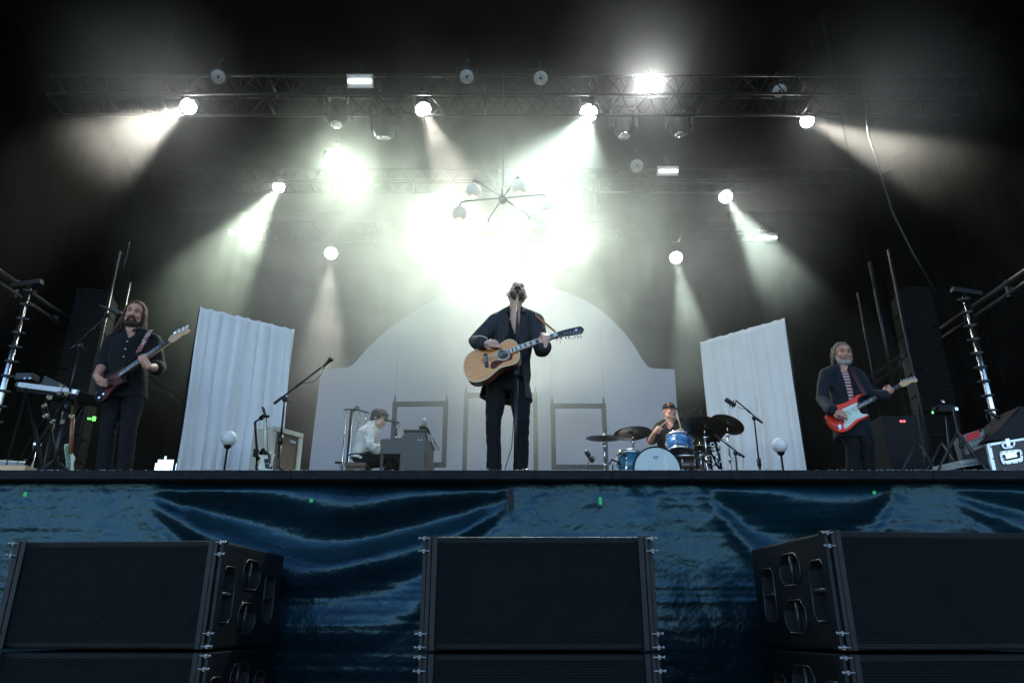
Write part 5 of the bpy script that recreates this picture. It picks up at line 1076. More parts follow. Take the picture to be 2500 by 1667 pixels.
root, M = drum('bass_drum', 'large bass drum with pale blue-white head lying on its side', cB, (0.02, -1, .03), rB, .36, SPARK, HEADW, HEADW, 10, BLACK)
m = MB()
for pts in ([(-.035, .0), (-.028, -.026), (0, -.042), (.028, -.026), (.035, 0)], [(-.035, 0), (-.018, -.012), (-.012, .004), (0, -.012), (.012, .004), (.018, -.012), (.035, 0)], [(-.02, -.018), (.02, -.018)]): m.tube([M @ V(a, b, .19) for a, b in [(-q[1] * 0 + q[0], q[1]) for q in pts]], .0028, 5)
MI = M.inverted(); 
def head_pt(zx, zy): 
    r = ray(1380 + zx / 4.523, 900 + zy / 4.523); n = M.to_3x3() @ V(0, 0, 1); o = M @ V(0, 0, .187); t = (o - CAM).dot(n) / r.dot(n); return CAM + r * t
m = MB()
for pts in ([(972, 962), (980, 985), (1000, 1002), (1020, 985), (1026, 962)], [(972, 962), (984, 974), (992, 962), (1000, 974), (1008, 962), (1016, 974), (1026, 962)], [(984, 980), (1014, 980)]): m.tube([head_pt(*q) for q in pts], .0026, 5)
part(root, 'head_emblem', m, STANDM)
m = MB(); m.add([head_pt(1085, 945), head_pt(1125, 948), head_pt(1145, 1130), head_pt(1095, 1130)], [(0, 1, 2, 3)]); part(root, 'head_tape', m, WHITEP)
k = K(9.45); c = k(1262, 850); drum('rack_tom', 'blue sparkle tom mounted above the bass drum, dark lower head toward us', c, (-.07, -.36, -1), .165, .23, SPARK, HEADK, HEADW, 8)
k = K(9.4); c = V(k(715, 1080).x, 9.4, k(715, 1075).z); drum('snare_drum', 'teal sparkle drum with chrome hoops left of the bass drum', c, (.05, .05, 1), .17, .30, TEAL, HEADW, HEADK, 8)
k = K(9.6); c = V(k(1330, 1080).x, 9.62, k(1330, 1080).z); drum('floor_tom', 'dark brown floor tom right of the bass drum', c, (.0, -.1, 1), .20, .26, BROWND, HEADK, HEADK, 8)
m = MB()
def cymbal(c, n, r, lab, foot, st_top=None, hat=False):
    root = thing('cymbal', lab, 'cymbal', c, 'cymbals of the drum kit'); M = zframe(c, n); m = MB(); m.lathe([(r, -.012), (r * .7, .004), (r * .3, .012), (r * .22, .015), (r * .15, .034), (.01, .04)], M, 48, caps=False); me = temp_eval(m.mesh('plate', BRONZE), [('SOLIDIFY', dict(thickness=.002))]); part(root, 'plate', me, BRONZE)
    g = MB(); g.tube([M @ V(0, 0, .02), M @ V(0, 0, .065)], .008, 8); part(root, 'wing_nut', g, CHROME)
    s = thing('cymbal_stand', 'chrome stand carrying the ' + lab.split(' hanging')[0].split(' tilted')[0], 'cymbal stand', foot, 'chrome cymbal stands'); foot = Vector(foot); top = M @ V(0, 0, -.012); g = MB(); mid = foot.lerp(top, .52)
    g.tube([foot + V(0, 0, .1), mid], .0145, 10); g.tube([mid, foot.lerp(top, .9)], .0105, 10); g.tube([foot.lerp(top, .88), top], .008, 8); part(s, 'tube', g, CHROME)
    g = MB(); g.tube([mid - V(0, 0, .025), mid + V(0, 0, .03)], .022, 10); part(s, 'clamp', g, CHROME); g = MB(); g.ell(tuple(foot.lerp(top, .86)), (.028, .022, .028), n=12, k=8); g.tube([foot.lerp(top, .86), foot.lerp(top, .86) + V(.05, -.01, .01)], .006, 6); part(s, 'tilter', g, CHROME)
    for j in range(3): a = R(20 + 120 * j); g = MB(); g.tube([foot + V(0, 0, .3), foot + V(.26 * math.cos(a), .26 * math.sin(a), .012)], .009, 8); part(s, 'leg', g, CHROME)
    return root
k = K(9.2); cymbal(k(428, 757), (.02, -.05, 1), .228, 'small brown cymbal left in the kit beside the picture frame', V(k(440, 1100).x, 9.2, RZ))
k = K(9.3); cymbal(k(742, 705), (-.04, .15, 1), .245, 'bronze cymbal tilted over the teal drum', V(k(757, 1100).x, 9.3, RZ))
k = K(9.1); cymbal(k(1538, 648), (.35, .34, 1), .262, 'largest dark cymbal right of the drummer', V(k(1590, 1100).x, 9.2, RZ))
k = K(9.55); cymbal(k(1790, 610), (.48, .27, 1), .225, 'dark cymbal behind the largest one before the curtain', V(k(1820, 1100).x, 9.55, RZ))
k = K(9.5); cymbal(k(1485, 865), (.0, -.02, 1), .16, 'pair of low flat hi-hat cymbals under the largest one', V(k(1505, 1100).x, 9.5, RZ))
# hardware, clamps and small mics around the kit
root = thing('drum_hardware', 'cluster of black and chrome clamps and arms under the largest cymbal', 'drum hardware', V(k(1640, 1100).x, 9.5, RZ)); m = MB(); g = MB(); rnd = random.Random(12)
for i in range(26):
    a = k(1560 + rnd.uniform(0, 150), 760 + rnd.uniform(0, 330), rnd.uniform(-.08, .08)); b_ = a + V(rnd.uniform(-.07, .07), rnd.uniform(-.04, .04), rnd.uniform(-.09, .09)); h = MB(); h.tube([a, b_], rnd.uniform(.006, .014), 7); part(root, 'clamp', h, BLACK if i % 3 else CHROME)
m.tube([k(1630, 760), k(1690, 900), k(1725, 1110)], .016, 8); m.tube([k(1560, 800), k(1690, 790)], .02, 8); m.tube([k(1600, 900), k(1700, 1110)], .012, 8); part(root, 'arm', m, BLACK); g.tube([k(1705, 850), k(1712, 1050)], .010, 8)
for q in ((1690, 790), (1560, 960), (1700, 920), (1712, 1030), (1600, 765)): h = MB(); h.ell(tuple(k(*q)), (.02, .02, .02), n=10, k=6); part(root, 'wing_nut', h, CHROME)
part(root, 'rod', g, CHROME)
root = thing('studded_case', 'black upright case with rows of white studs behind the cymbal stand', 'case', V(k(1560, 1100).x, 9.75, RZ)); kk = K(9.75); a, b_ = kk(1530, 945), kk(1605, 945); m = MB(); m.box(((a.x + b_.x) / 2, 9.85, (RZ + a.z) / 2), (b_.x - a.x, .2, a.z - RZ), None, 0, .008); part(root, 'body', m, BLACK); m = MB()
for x in (1543, 1592):
    for y in range(958, 1110, 21): q = kk(x, y); m.ell((q.x, 9.745, q.z), (.009, .006, .009), n=8, k=5)
part(root, 'stud', m, BTN)
k = K(9.2); root = thing('drum_microphone', 'small clip microphone on a bent arm beside the teal drum', 'microphone', k(560, 1090)); m = MB(); m.tube([k(490, 1055), k(512, 1000), k(600, 1040)], .012, 8); m.tube([k(600, 1030), k(600, 985), k(640, 950)], .007, 8); m.tube([k(525, 1060), k(525, 1120)], .008, 8); part(root, 'arm', m, BLACK); m = MB(); m.tube([k(640, 958), k(668, 945)], .014, 10); m.tube([k(575, 1040), k(612, 1050)], .020, 10); part(root, 'capsule', m, MICK)
k = K(9.3); m = MB(); m.tube([k(1015, 905), k(1115, 880)], .010, 8); m.tube([k(905, 935), k(960, 925)], .012, 8); m.tube([k(1050, 905), k(1085, 935)], .009, 8); m.ell(tuple(k(1015, 908)), (.02, .02, .02)); solo('tom_mount', m, CHROME, 'chrome tom arm clamped on top of the bass drum', 'drum mount', k(1015, 908))
STICK = pmat('drumstick_wood', (.50, .38, .26), .6, var=.1); k = K(9.7)
m = MB(); m.tube([k(1030, 652, .0), k(1110, 590, -.02), k(1170, 545, -.04)], [.009, .008, .004], 8); solo('drumstick', m, STICK, 'wooden drumstick crossing the drummer chin', 'drumstick', k(1030, 652), 'drumsticks in the drummer hands')
m = MB(); m.tube([k(1290, 705, -.05), k(1260, 590, -.05), k(1230, 480, -.05)], [.009, .008, .004], 8); solo('drumstick', m, STICK, 'wooden drumstick held upright beside the drummer face', 'drumstick', k(1290, 705), 'drumsticks in the drummer hands')
root = thing('drum_stool', 'round black stool under the drummer', 'stool', V(K(10)(1150, 900).x, 10.06, RZ)); q = V(K(10)(1150, 900).x, 10.06, RZ); m = MB(); m.lathe([(.17, .40), (.185, .43), (.18, .47), (.1, .48)], Matrix.Translation(q), 24); part(root, 'seat', m, BLACK); m = MB(); m.tube([q + V(0, 0, .02), q + V(0, 0, .42)], .02, 8)
for j in range(3): a = R(120 * j); m.tube([q + V(0, 0, .25), q + V(.24 * math.cos(a), .24 * math.sin(a), .01)], .012, 6)
part(root, 'tripod', m, CHROME)
# ------------------------------------------------------------------ globe floor lamps
OPALF = pmat('opal_globe', (.80, .81, .79), .4, var=.02)
def globe(u, v, d, r, lab, z0=FLOOR):
    c = at(u, v, d); root = thing('globe_lamp', lab, 'floor lamp', (c.x, c.y, z0), 'white globe floor lamps'); m = MB(); m.lathe([(.12, 0), (.12, .015), (.02, .03)], Matrix.Translation((c.x, c.y, z0)), 24); m.tube([V(c.x, c.y, z0), V(c.x, c.y, c.z - r)], .011, 8); m.lathe([(.012, -.03), (.034, -.01), (.036, .012)], Matrix.Translation((c.x, c.y, c.z - r)), 16); part(root, 'pole', m, BLACK)
    g = MB(); g.lathe([(.02, -r * .985)] + [(r * math.cos(R(a)), r * math.sin(R(a))) for a in range(-72, 90, 12)] + [(.002, r)], Matrix.Translation(c), 28); part(root, 'globe_shade', g, OPALF)
globe(558.5, 1070, 7.25, .079, 'white globe lamp on a black pole before the curtain by the bass player'); globe(1904, 1087, 7.3, .077, 'white globe lamp on a black pole before the curtain by the drums'); globe(1539.5, 1110, 9.75, .088, 'white globe lamp half hidden behind the teal drum', RZ)
# ------------------------------------------------------------------ organ corner
d = 9.45; O = crop(700, 850, 4.704, d); ORG = wood('grey_organ_wood', (.055, .056, .054), (.085, .085, .082), .55, 4, .05); SLAT = wood('brown_slats', (.11, .07, .05), (.16, .10, .075), .6, 5, 0)
prof = [(1075, 1210), (1075, 1062), (1096, 1040), (1312, 1040), (1358, 960), (1592, 960)]; pp = [(O(*q).x, O(*q).z) for q in prof]; x1 = pp[-1][0]; x0 = O(1306, 1210).x; pp = pp + [(x1, RZ), (x0, RZ), (x0, pp[0][1])]
root = thing('organ', 'old grey console organ seen from its end, slatted back toward the singer', 'organ', (x0, d, RZ)); OM = frame((0, d, 0), (1, 0, 0), (0, -1, 0))
m = MB(); m.prism(ccw(pp), -1.12, 0, OM); part(root, 'case', m, ORG); m = MB(); a, b_ = O(1350, 955), O(1600, 955); m.box(((a.x + b_.x) / 2, d + .55, a.z + .008), (b_.x - a.x + .02, 1.18, .022), None, 0, .004); part(root, 'lid', m, ORG)
for yy in (.03, 1.08): m = MB(); q = O(1092, 1210); m.lathe([(.022, RZ), (.018, RZ + .3), (.024, q.z)], Matrix.Translation((q.x, d + yy, 0)), 12); part(root, 'leg', m, ORG)
m = MB(); zt_ = O(1590, 1190).z; rnd = random.Random(2)
for j in range(9): m.box((x1 + .014, d + .10 + j * .115, (RZ + zt_) / 2), (.028, .06, zt_ - RZ))
part(root, 'back_slat', m, SLAT)
m = MB()
for x in (1512, 1547): m.ell(tuple(O(x, 1052) + V(0, -.002, 0)), (.011, .006, .011), n=10, k=6)
part(root, 'screw_cap', m, BTN)
root = thing('effect_box', 'small dark box with white knobs on top of the organ', 'effect box', O(1255, 1030)); a, b_ = O(1212, 1032), O(1300, 1002); m = MB(); m.box(((a.x + b_.x) / 2, d + .2, (a.z + b_.z) / 2), (b_.x - a.x, .16, b_.z - a.z), None, 0, .004); part(root, 'body', m, BLACK); 
for x in (1235, 1268): m = MB(); q = O(x, 993); m.lathe([(.016, -.012), (.015, .012), (.01, .016)], Matrix.Translation((q.x, d + .16, q.z)), 12); part(root, 'knob', m, WHITEP)
GLASS = bpy.data.materials.new('clear_glass'); GLASS.use_nodes = True; gp = GLASS.node_tree.nodes['Principled BSDF']; gp.inputs['Transmission Weight'].default_value = .9; gp.inputs['Roughness'].default_value = .05; gp.inputs['Base Color'].default_value = (.8, .85, .82, 1); WINE = pmat('white_wine', (.55, .56, .22), .15, var=.03)
q = O(1562, 943); root = thing('wine_glass', 'glass of white wine standing on the organ lid', 'wine glass', (q.x, d + .1, q.z)); M = Matrix.Translation((q.x, d + .1, q.z + .005)); m = MB(); m.lathe([(.034, 0), (.034, .003), (.005, .008), (.005, .05), (.02, .06), (.034, .085), (.036, .105), (.028, .15)], M, 20, caps=False); part(root, 'glass', m, GLASS); m = MB(); m.lathe([(.004, .056), (.019, .064), (.032, .086), (.034, .102)], M, 20); part(root, 'wine', m, WINE); m = MB(); m.lathe([(.022, .135), (.026, .16), (.012, .19), (.003, .195)], M, 12); part(root, 'paper_cover', m, WHITEP)
m = MB(); rs = []
for q in [O(1528, 935, .12), O(1610, 938, .12), O(1640, 955, .12), O(1652, 990, .12)]: rs.append([q + V(0, -.14, 0), q + V(0, -.14, .012), q + V(0, .2, .012), q + V(0, .2, 0)])
m.ring(rs, 4, sm=False); solo('cloth', m, BLACK, 'dark cloth draped over the rear edge of the organ lid', 'cloth', O(1600, 940, .12))
m = MB(); q = O(1605, 968); m.box((0, 0, 0), (.006, .12, .13), Matrix.Translation((x1 + .03, d + .1, q.z - .03)) @ Matrix.Rotation(R(-18), 4, 'Y')); solo('song_sheet', m, WHITEP, 'white sheet of paper hanging off the organ lid corner', 'paper', q)
m = MB(); pts = [O(1640, 1000), O(1665, 1060), O(1700, 1105), O(1722, 1135), O(1705, 1150), O(1670, 1110), O(1655, 1050)]; m.tube([p_ + V(.03, .1, 0) for p_ in pts], .005, 6); solo('cable_loop', m, BLACK, 'loop of cable hanging down the back of the organ', 'cable', pts[0])
root = stand(V(O(1235, 1000).x, d + .3, O(1235, 1036).z), O(1240, 850, .3), (O(1290, 852, .3), O(1175, 830, .3)), 'short stand on the organ holding the organist microphone', .011, None, False, [O(1290, 852, .3), O(1303, 880, .3), O(1290, 910, .3), O(1245, 935, .3), O(1222, 990, .3)]); mic('microphone', O(1125, 818, .2), O(1205, 836, .3), 'black microphone in front of the organist face', group='vocal microphones')
root = thing('bench', 'brown wooden bench under the organ player', 'bench', V(O(775, 1400).x, d - .1, RZ)); a, b_ = O(655, 1305), O(902, 1325); m = MB(); m.box(((a.x + b_.x) / 2, d + .45, a.z - .02), (b_.x - a.x, .8, .05), None, 0, .006); part(root, 'seat', m, SLAT); m = MB(); m.box(((a.x + b_.x) / 2, d + .45, (RZ + a.z - .05) / 2), (b_.x - a.x - .02, .76, a.z - .05 - RZ)); part(root, 'box', m, SLAT)
c = crop(700, 850, 4.704, 10.6); root = thing('tubular_bells', 'four chrome chime tubes hanging from a rack behind the organ player', 'chimes', V(c(690, 1400).x, 10.6, RZ)); m = MB(); m.tube([c(655, 705), c(800, 703), c(945, 742)], .012, 8); part(root, 'crossbar', m, STEEL); m = MB(); m.tube([V(c(690, 1400).x, 10.6, RZ), c(745, 715)], .022, 8); part(root, 'post', m, STEEL)
m = MB(); m.tube([c(805, 690) + V(.028 * math.cos(a), 0, .028 * math.sin(a)) for a in [i * math.pi / 10 for i in range(20)]], .010, 8, closed=True); m.tube([c(805, 690), c(760, 730)], .012, 6); part(root, 'wheel', m, STEEL)
for x, y, yb in ((685, 765, 1390), (757, 750, 1310), (835, 765, 1310), (903, 785, 1310)):
    t0 = c(x, y); m = MB(); m.tube([t0, V(t0.x, 10.6, RZ + .12)], .0165, 12); tb = part(root, 'chime_tube', m, CHROME); m = MB(); m.tube([t0 + V(0, 0, .0), t0 + V(.006, 0, .025), t0 + V(-.006, 0, .04), t0 + V(0, 0, .06)], .004, 6); part(tb, 'hook', m, DSTEEL)
m = MB(); q0, q1 = c(555, 1310), c(650, 1312); m.tube([q0, q1], .018, 8); m.tube([c(605, 1330), c(615, 1370), c(640, 1385)], .006, 6); solo('clamp_arm', m, DSTEEL, 'black clamp arm beside the chime rack', 'clamp', q0)
# ------------------------------------------------------------------ white guitar on its stand, cream amplifier
G = crop(600, 960, 7.84, 6.75); CREAMG = pmat('cream_lacquer', (.62, .62, .47), .25, var=.03, coat=.5); AMPC = pmat('cream_vinyl', (.56, .53, .42), .6, var=.06, scale=30, bump=.2, bscale=200); AMPG = pmat('brown_grille_cloth', (.14, .10, .065), .8, var=.15, scale=120)
pl = Plane(600, 960, 7.84, 400, 1200, 6.75, (.18, -1, .12), (15, -700)); root = thing('electric_guitar', 'cream electric guitar with black plate standing on a guitar stand', 'guitar', (pl.P.x, 6.75, FLOOR))
out = [(205, 1640), (205, 1470), (225, 1395), (265, 1330), (290, 1260), (262, 1210), (240, 1210), (245, 1120), (275, 1040), (310, 1012), (305, 1060), (325, 1090), (350, 1110), (430, 1130), (455, 1100), (480, 1105), (492, 1145), (480, 1180), (440, 1210), (430, 1270), (470, 1360), (510, 1400), (530, 1470), (540, 1640)]
part(root, 'body', slab(pl, out, -.042, 0, 1, .006), CREAMG); m = MB(); m.prism(ccw(pl.poly([(378, 440), (408, 440), (424, 1110), (376, 1110)])), 0, .012, pl.M); part(root, 'fretboard', m, EBONY); m = MB()
for y in (592, 660, 735, 800, 885, 960, 1010, 1050, 1085): m.ell(tuple(pl.hit(398, y) + pl.N * .0125), (.006, .003, .006), n=8, k=5)
part(root, 'inlay', m, PEARL); m = MB(); m.tube([pl.hit(372, 450) - pl.N * .002, pl.hit(385, 1110) - pl.N * .002], .018, 10); part(root, 'neck', m, CREAMG)
part(root, 'headstock', slab(pl, [(340, 410), (300, 265), (330, 258), (365, 290), (400, 410)], 0, .014, 0), EBONY)
for y in (292, 340, 392): m = MB(); q = pl.hit(283 + (y - 292) * .25, y); m.ell(tuple(q), (.012, .006, .009), n=10, k=6); m.tube([q, pl.hit(330, y + 10)], .003, 5); part(root, 'tuner', m, PEARL)
part(root, 'pickguard', slab(pl, [(425, 1150), (480, 1155), (480, 1330), (450, 1385), (435, 1300), (420, 1230)], 0, .004, 1), EBONY)
for y0, y1 in ((1115, 1180), (1255, 1335)): part(root, 'pickup', slab(pl, [(355, y0), (438, y0 + 5), (435, y1), (355, y1)], 0, .010, 0), DSTEEL)
for y in (1360, 1405): m = MB(); m.tube([pl.hit(370, y), pl.hit(455, y + 22)], .010, 6); part(root, 'bridge', m, DSTEEL)
m = MB(); m.tube([pl.hit(480, 1370) + pl.N * .02, pl.hit(562, 1200) + pl.N * .05], .005, 6); part(root, 'vibrato_arm', m, WHITEP); m = MB(); m.lathe([(.013, 0), (.012, .016)], zframe(pl.hit(490, 1425), pl.N), 12); part(root, 'knob', m, EBONY)
g0 = V(G(215, 1450).x, 6.86, FLOOR); root = thing('guitar_stand', 'black guitar stand holding the cream guitar', 'guitar stand', g0); m = MB(); m.tube([g0 + V(0, 0, .1), G(180, 550, .1)], .013, 8); m.box(tuple(G(195, 1140, .1)), (.045, .04, .075), None, 0, .006); part(root, 'pole', m, BLACK); m = MB(); m.tube([G(180, 545, .1), G(285, 480, .06)], .009, 8); m.tube([G(285, 480, .06), G(345, 440, .03)], .022, 8); m.tube([G(320, 430, .02), G(435, 440, -.03)], .012, 8); part(root, 'neck_holder', m, BLACK)
m = MB(); m.tube([G(225, 1250, .1), G(330, 1080, -.06)], .020, 8); m.tube([G(225, 1260, .1), G(215, 1400, .0), G(215, 1480, -.03)], .016, 8); part(root, 'cradle', m, BLACK)
for j in range(3): a = R(90 + 120 * j); m = MB(); m.tube([g0 + V(0, 0, .15), g0 + V(.25 * math.cos(a), .25 * math.sin(a), .012)], .011, 8); part(root, 'leg', m, BLACK)
A0, A1 = G(505, 625, .5), G(1012, 760, .5 + .22); zt2 = A0.z; xv = V(A1.x - A0.x, .34, 0); W_ = xv.length; xv.normalize(); root = thing('guitar_amplifier', 'cream guitar amplifier with brown grille cloth tilted back near the curtain', 'amplifier', (A0.x, A0.y, FLOOR)); HA = .56; nv = V(xv.y, -xv.x, 0); AM = frame(V(A0.x, A0.y, zt2 - HA), xv, nv)
m = MB(); m.box((W_ / 2, HA / 2, -.14), (W_, HA, .28), AM, 0, .012); part(root, 'cabinet', m, AMPC); m = MB(); m.box((W_ / 2, HA * .52, .003), (W_ - .10, HA - .11, .012), AM); part(root, 'grille_cloth', m, AMPG); m = MB()
for a, b_ in (((0, 0), (W_, 0)), ((0, HA), (W_, HA)), ((0, 0), (0, HA)), ((W_, 0), (W_, HA))): pass
t_ = .05
for c_, s_ in (((W_ / 2, HA - t_ / 2 + .002, .012), (W_ + .004, t_, .03)), ((W_ / 2, t_ / 2 - .002, .012), (W_ + .004, t_, .03)), ((t_ / 2 - .002, HA / 2, .012), (t_, HA - 2 * t_ - .004, .028)), ((W_ - t_ / 2 + .002, HA / 2, .012), (t_, HA - 2 * t_ - .004, .028))): m.box(c_, s_, AM, 0, .006)
part(root, 'front_frame', m, AMPC); m = MB(); lx, ly = W_ - .165, HA - .125
for pts in ([(0, .03), (.012, 0), (.024, .03)], [(.03, .015), (.036, .026), (.046, .026), (.052, .015), (.046, .004), (.036, .004), (.03, .015)], [(.058, .028), (.084, .002)], [(.058, .002), (.084, .028)]): m.tube([AM @ V(lx + a, ly + b_, .016) for a, b_ in pts], .0035, 5)
part(root, 'badge_letters', m, WHITEP)
m = MB(); q = A0 + xv * (W_ / 2) - nv * .14; m.box((0, 0, (zt2 - HA - FLOOR) / 2), (W_ * .9, .3, zt2 - HA - FLOOR - .006), Matrix.Translation((q.x, q.y, FLOOR)) @ Matrix.Rotation(math.atan2(xv.y, xv.x), 4, 'Z')); solo('equipment_case', m, BLACK, 'low black case under the cream amplifier', 'case', (q.x, q.y, FLOOR))
# ------------------------------------------------------------------ bass player corner
T = crop(0, 900, 5.6, 6.9); KBW = pmat('keyboard_edge', (.70, .73, .78), .4, var=.04); a, b_ = T(232, 215), T(1072, 325, -.22); xv = (b_ - a).normalized(); nv = V(xv.y, -xv.x, .0).normalized(); L = (b_ - a).length; KM = frame(a, xv, nv)
root = thing('keyboard', 'dark stage keyboard with a white front edge on a stand', 'keyboard', a); m = MB(); m.box((L / 2, .0, .004), (L, .05, .02), KM, 0, .006); part(root, 'front_edge', m, KBW); m = MB(); m.box((L / 2, -.02, -.17), (L - .02, .09, .33), KM, 0, .006); part(root, 'body', m, BLACK)
for x in (.03, L - .03): m = MB(); m.box((x, .0, .016), (.05, .046, .014), KM, 0, .004); part(root, 'end_cap', m, CHROME)
m = MB(); q = a + xv * .2; root = thing('keyboard_stand', 'black crossed stand under the keyboard', 'keyboard stand', (q.x, q.y + .2, FLOOR))
for s in (0, 1):
    x0_, x1_ = (.15, L - .15) if s else (L - .15, .15)
    for dy in (.02, .3): m = MB(); p0 = a + xv * x0_; p1 = a + xv * x1_; m.tube([V(p0.x, p0.y + dy, p0.z - .07), V(p1.x, p1.y + dy + .05, FLOOR)], .016, 8); part(root, 'leg', m, BLACK)
for (x, y, w_, h_, lab) in ((375, 130, .16, .07, 'small black mixer box with two silver knobs on the keyboard'), (640, 180, .24, .06, 'sloped black device on top of the keyboard')):
    q = T(x, y, .1); root = thing('effect_box', lab, 'effect box', q); m = MB()
    if x > 500: p_ = [T(470, 200, .05), T(770, 240, .05), T(765, 165, .05), T(570, 70, .05), T(530, 160, .05)]; m.prism(ccw([(z_.x, z_.z) for z_ in p_]), -.16, 0, frame((0, q.y, 0), (1, 0, 0), (0, -1, 0)))
    else: m.box(tuple(q), (w_, .14, h_), None, 0, .005)
    part(root, 'body', m, DSTEEL)
    if x < 500:
        for xx in (350, 415): m = MB(); m.lathe([(.014, 0), (.013, .015)], zframe(T(xx, 140, .025), V(0, -1, .3)), 12); part(root, 'knob', m, CHROME)
root = thing('tambourine', 'round tambourine with brass jingles hanging from the microphone stand', 'tambourine', T(830, 530, -.7)); P_ = T(830, 530, -.7); Rr = (T(1050, 540, -.7) - P_).length * .93; m = MB(); n_ = V(.1, -1, -.1).normalized(); TM = zframe(P_, n_); X_ = [TM @ V(Rr * math.cos(t), Rr * math.sin(t), 0) for t in [i * math.pi / 24 for i in range(48)]]; m.tube(X_, .006, 6, closed=True); m.tube([q + n_ * .03 for q in X_], .004, 6, closed=True); part(root, 'rim', m, BLACK)
BRASS = pmat('brass', (.78, .70, .46), .3, .35, var=.1)
for t in (-35, -72, -108, -145, 175, 140, 100, 72): 
    q = TM @ V(Rr * math.cos(R(t)), Rr * math.sin(R(t)), .012); m = MB(); ax = V(.35 * math.sin(t), -.75, .65); j = zframe(q, ax); m.lathe([(.024, -.006), (.02, -.009), (.006, -.012)], j, 16); m.lathe([(.024, .006), (.02, .009), (.006, .012)], j, 16); part(root, 'jingle', m, BRASS)
m = MB(); pts = [T(360, 255, -.1), T(330, 420, -.1), T(240, 760, -.1), T(140, 1100, -.1), T(90, 1300, -.1), T(70, 1400, -.1)]; dense = []
for i in range(len(pts) - 1): dense += [pts[i].lerp(pts[i + 1], t / 10) for t in range(10)]
for i in range(len(dense) - 1):
    c_ = (dense[i] + dense[i + 1]) / 2; z = dense[i + 1] - dense[i]; j = zframe(c_, z); hl = z.length * .62; s = ((1, 0), (0, 1))[i % 2]
    m.tube([j @ V(s[0] * .009 * math.cos(a), s[1] * .009 * math.cos(a), hl * math.sin(a)) for a in [k_ * math.pi / 4 for k_ in range(8)]], .0028, 5, closed=True)
solo('hanging_chain', m, STEEL, 'steel chain hanging from the keyboard edge down to the stage', 'chain', pts[-1])
GRNP = pmat('green_white_pattern', (.10, .20, .13), .6, var=.9, scale=70); root = thing('electric_guitar', 'guitar with green patterned body and brown neck behind the tambourine', 'guitar', V(T(950, 1340).x, 6.95, FLOOR)); g = Plane(0, 900, 5.6, 950, 1200, 6.95, (.3, -1, .1), (30, -600))
part(root, 'body', slab(g, [(868, 1040), (900, 1020), (950, 1030), (985, 1100), (1000, 1180), (1022, 1190), (1020, 1250), (1000, 1270), (1005, 1420), (915, 1420), (900, 1260)], -.04, 0, 1, .005), CREAMG); part(root, 'front_plate', slab(g, [(882, 1050), (940, 1045), (965, 1180), (968, 1420), (925, 1420), (908, 1250)], 0, .004, 1), GRNP); m = MB(); m.tube([g.hit(962, 1165), g.hit(1005, 510)], .020, 10); part(root, 'neck', m, wood('brown_neck', (.25, .10, .035), (.34, .15, .06), .4)); part(root, 'headstock', slab(g, [(985, 510), (985, 450), (1000, 440), (1025, 455), (1028, 515)], -.012, .004, 0), EBONY)
c = crop(0, 900, 5.6, 7.3); root = thing('step_ladder', 'dark narrow ladder behind the tambourine', 'ladder', V(c(720, 1330).x, 7.3, FLOOR)); m = MB(); m.tube([V(c(615, 1340).x, 7.3, FLOOR), c(765, 560)], .018, 8); part(root, 'side_rail', m, DSTEEL); m = MB(); m.tube([V(c(775, 1340).x, 7.3, FLOOR), c(845, 560)], .018, 8); part(root, 'side_rail', m, DSTEEL); m = MB()
for y, xa, xb in ((650, 745, 835), (832, 712, 818), (1022, 676, 802), (1212, 640, 785)): m.tube([c(xa, y), c(xb, y)], .010, 6)
part(root, 'rung', m, STEEL)
m = MB(); q = c(505, 1040); m.ell(tuple(q), (.045, .045, .05)); m.tube([q + V(0, 0, -.04), V(q.x, q.y, FLOOR)], .010, 6); solo('silver_ball', m, CHROME, 'small silver ball on a thin post under the keyboard', 'ball', q)
SLW = pmat('pale_slats', (.34, .37, .40), .6, var=.1); root = thing('slatted_crate', 'pale slatted crate low behind the keyboard stand', 'crate', V(c(150, 1330).x, 7.3, FLOOR)); 
for dz in range(6): m = MB(); q0, q1 = c(-260, 1215, .4), c(382, 1262, .4); z = q0.z - .095 * dz - .05; m.tube([V(q0.x, q0.y, z), V(q1.x, q1.y, z - .03)], .038, 6, flat=.4); part(root, 'slat', m, SLW)
m = MB()
for x in (-200, 100, 370): q = c(x, 1240, .43); m.box((q.x, q.y, (FLOOR + q.z) / 2), (.05, .03, q.z - FLOOR))
part(root, 'post', m, DSTEEL); q = crop(0, 900, 5.6, 6.3)(100, 1322); m = MB(); m.box((q.x - .05, 6.4, (FLOOR + q.z) / 2 + .0), (.42, .2, q.z - FLOOR + .01), None, 0, .006); solo('wooden_board', m, MAPLE, 'piece of light wood lying at the stage edge under the keyboard', 'board', (q.x, 6.4, FLOOR))
m = MB(); q = T(1285, 682, .6); m.box(tuple(q), (.03, .02, .045)); m.box(tuple(q - V(.05, 0, 0)), (.03, .02, .018)); GLED = emat('green_led', (.12, 1, .05), .55); solo('indicator_lamp', m, GLED, 'small glowing green indicator behind the bass player', 'indicator', q)
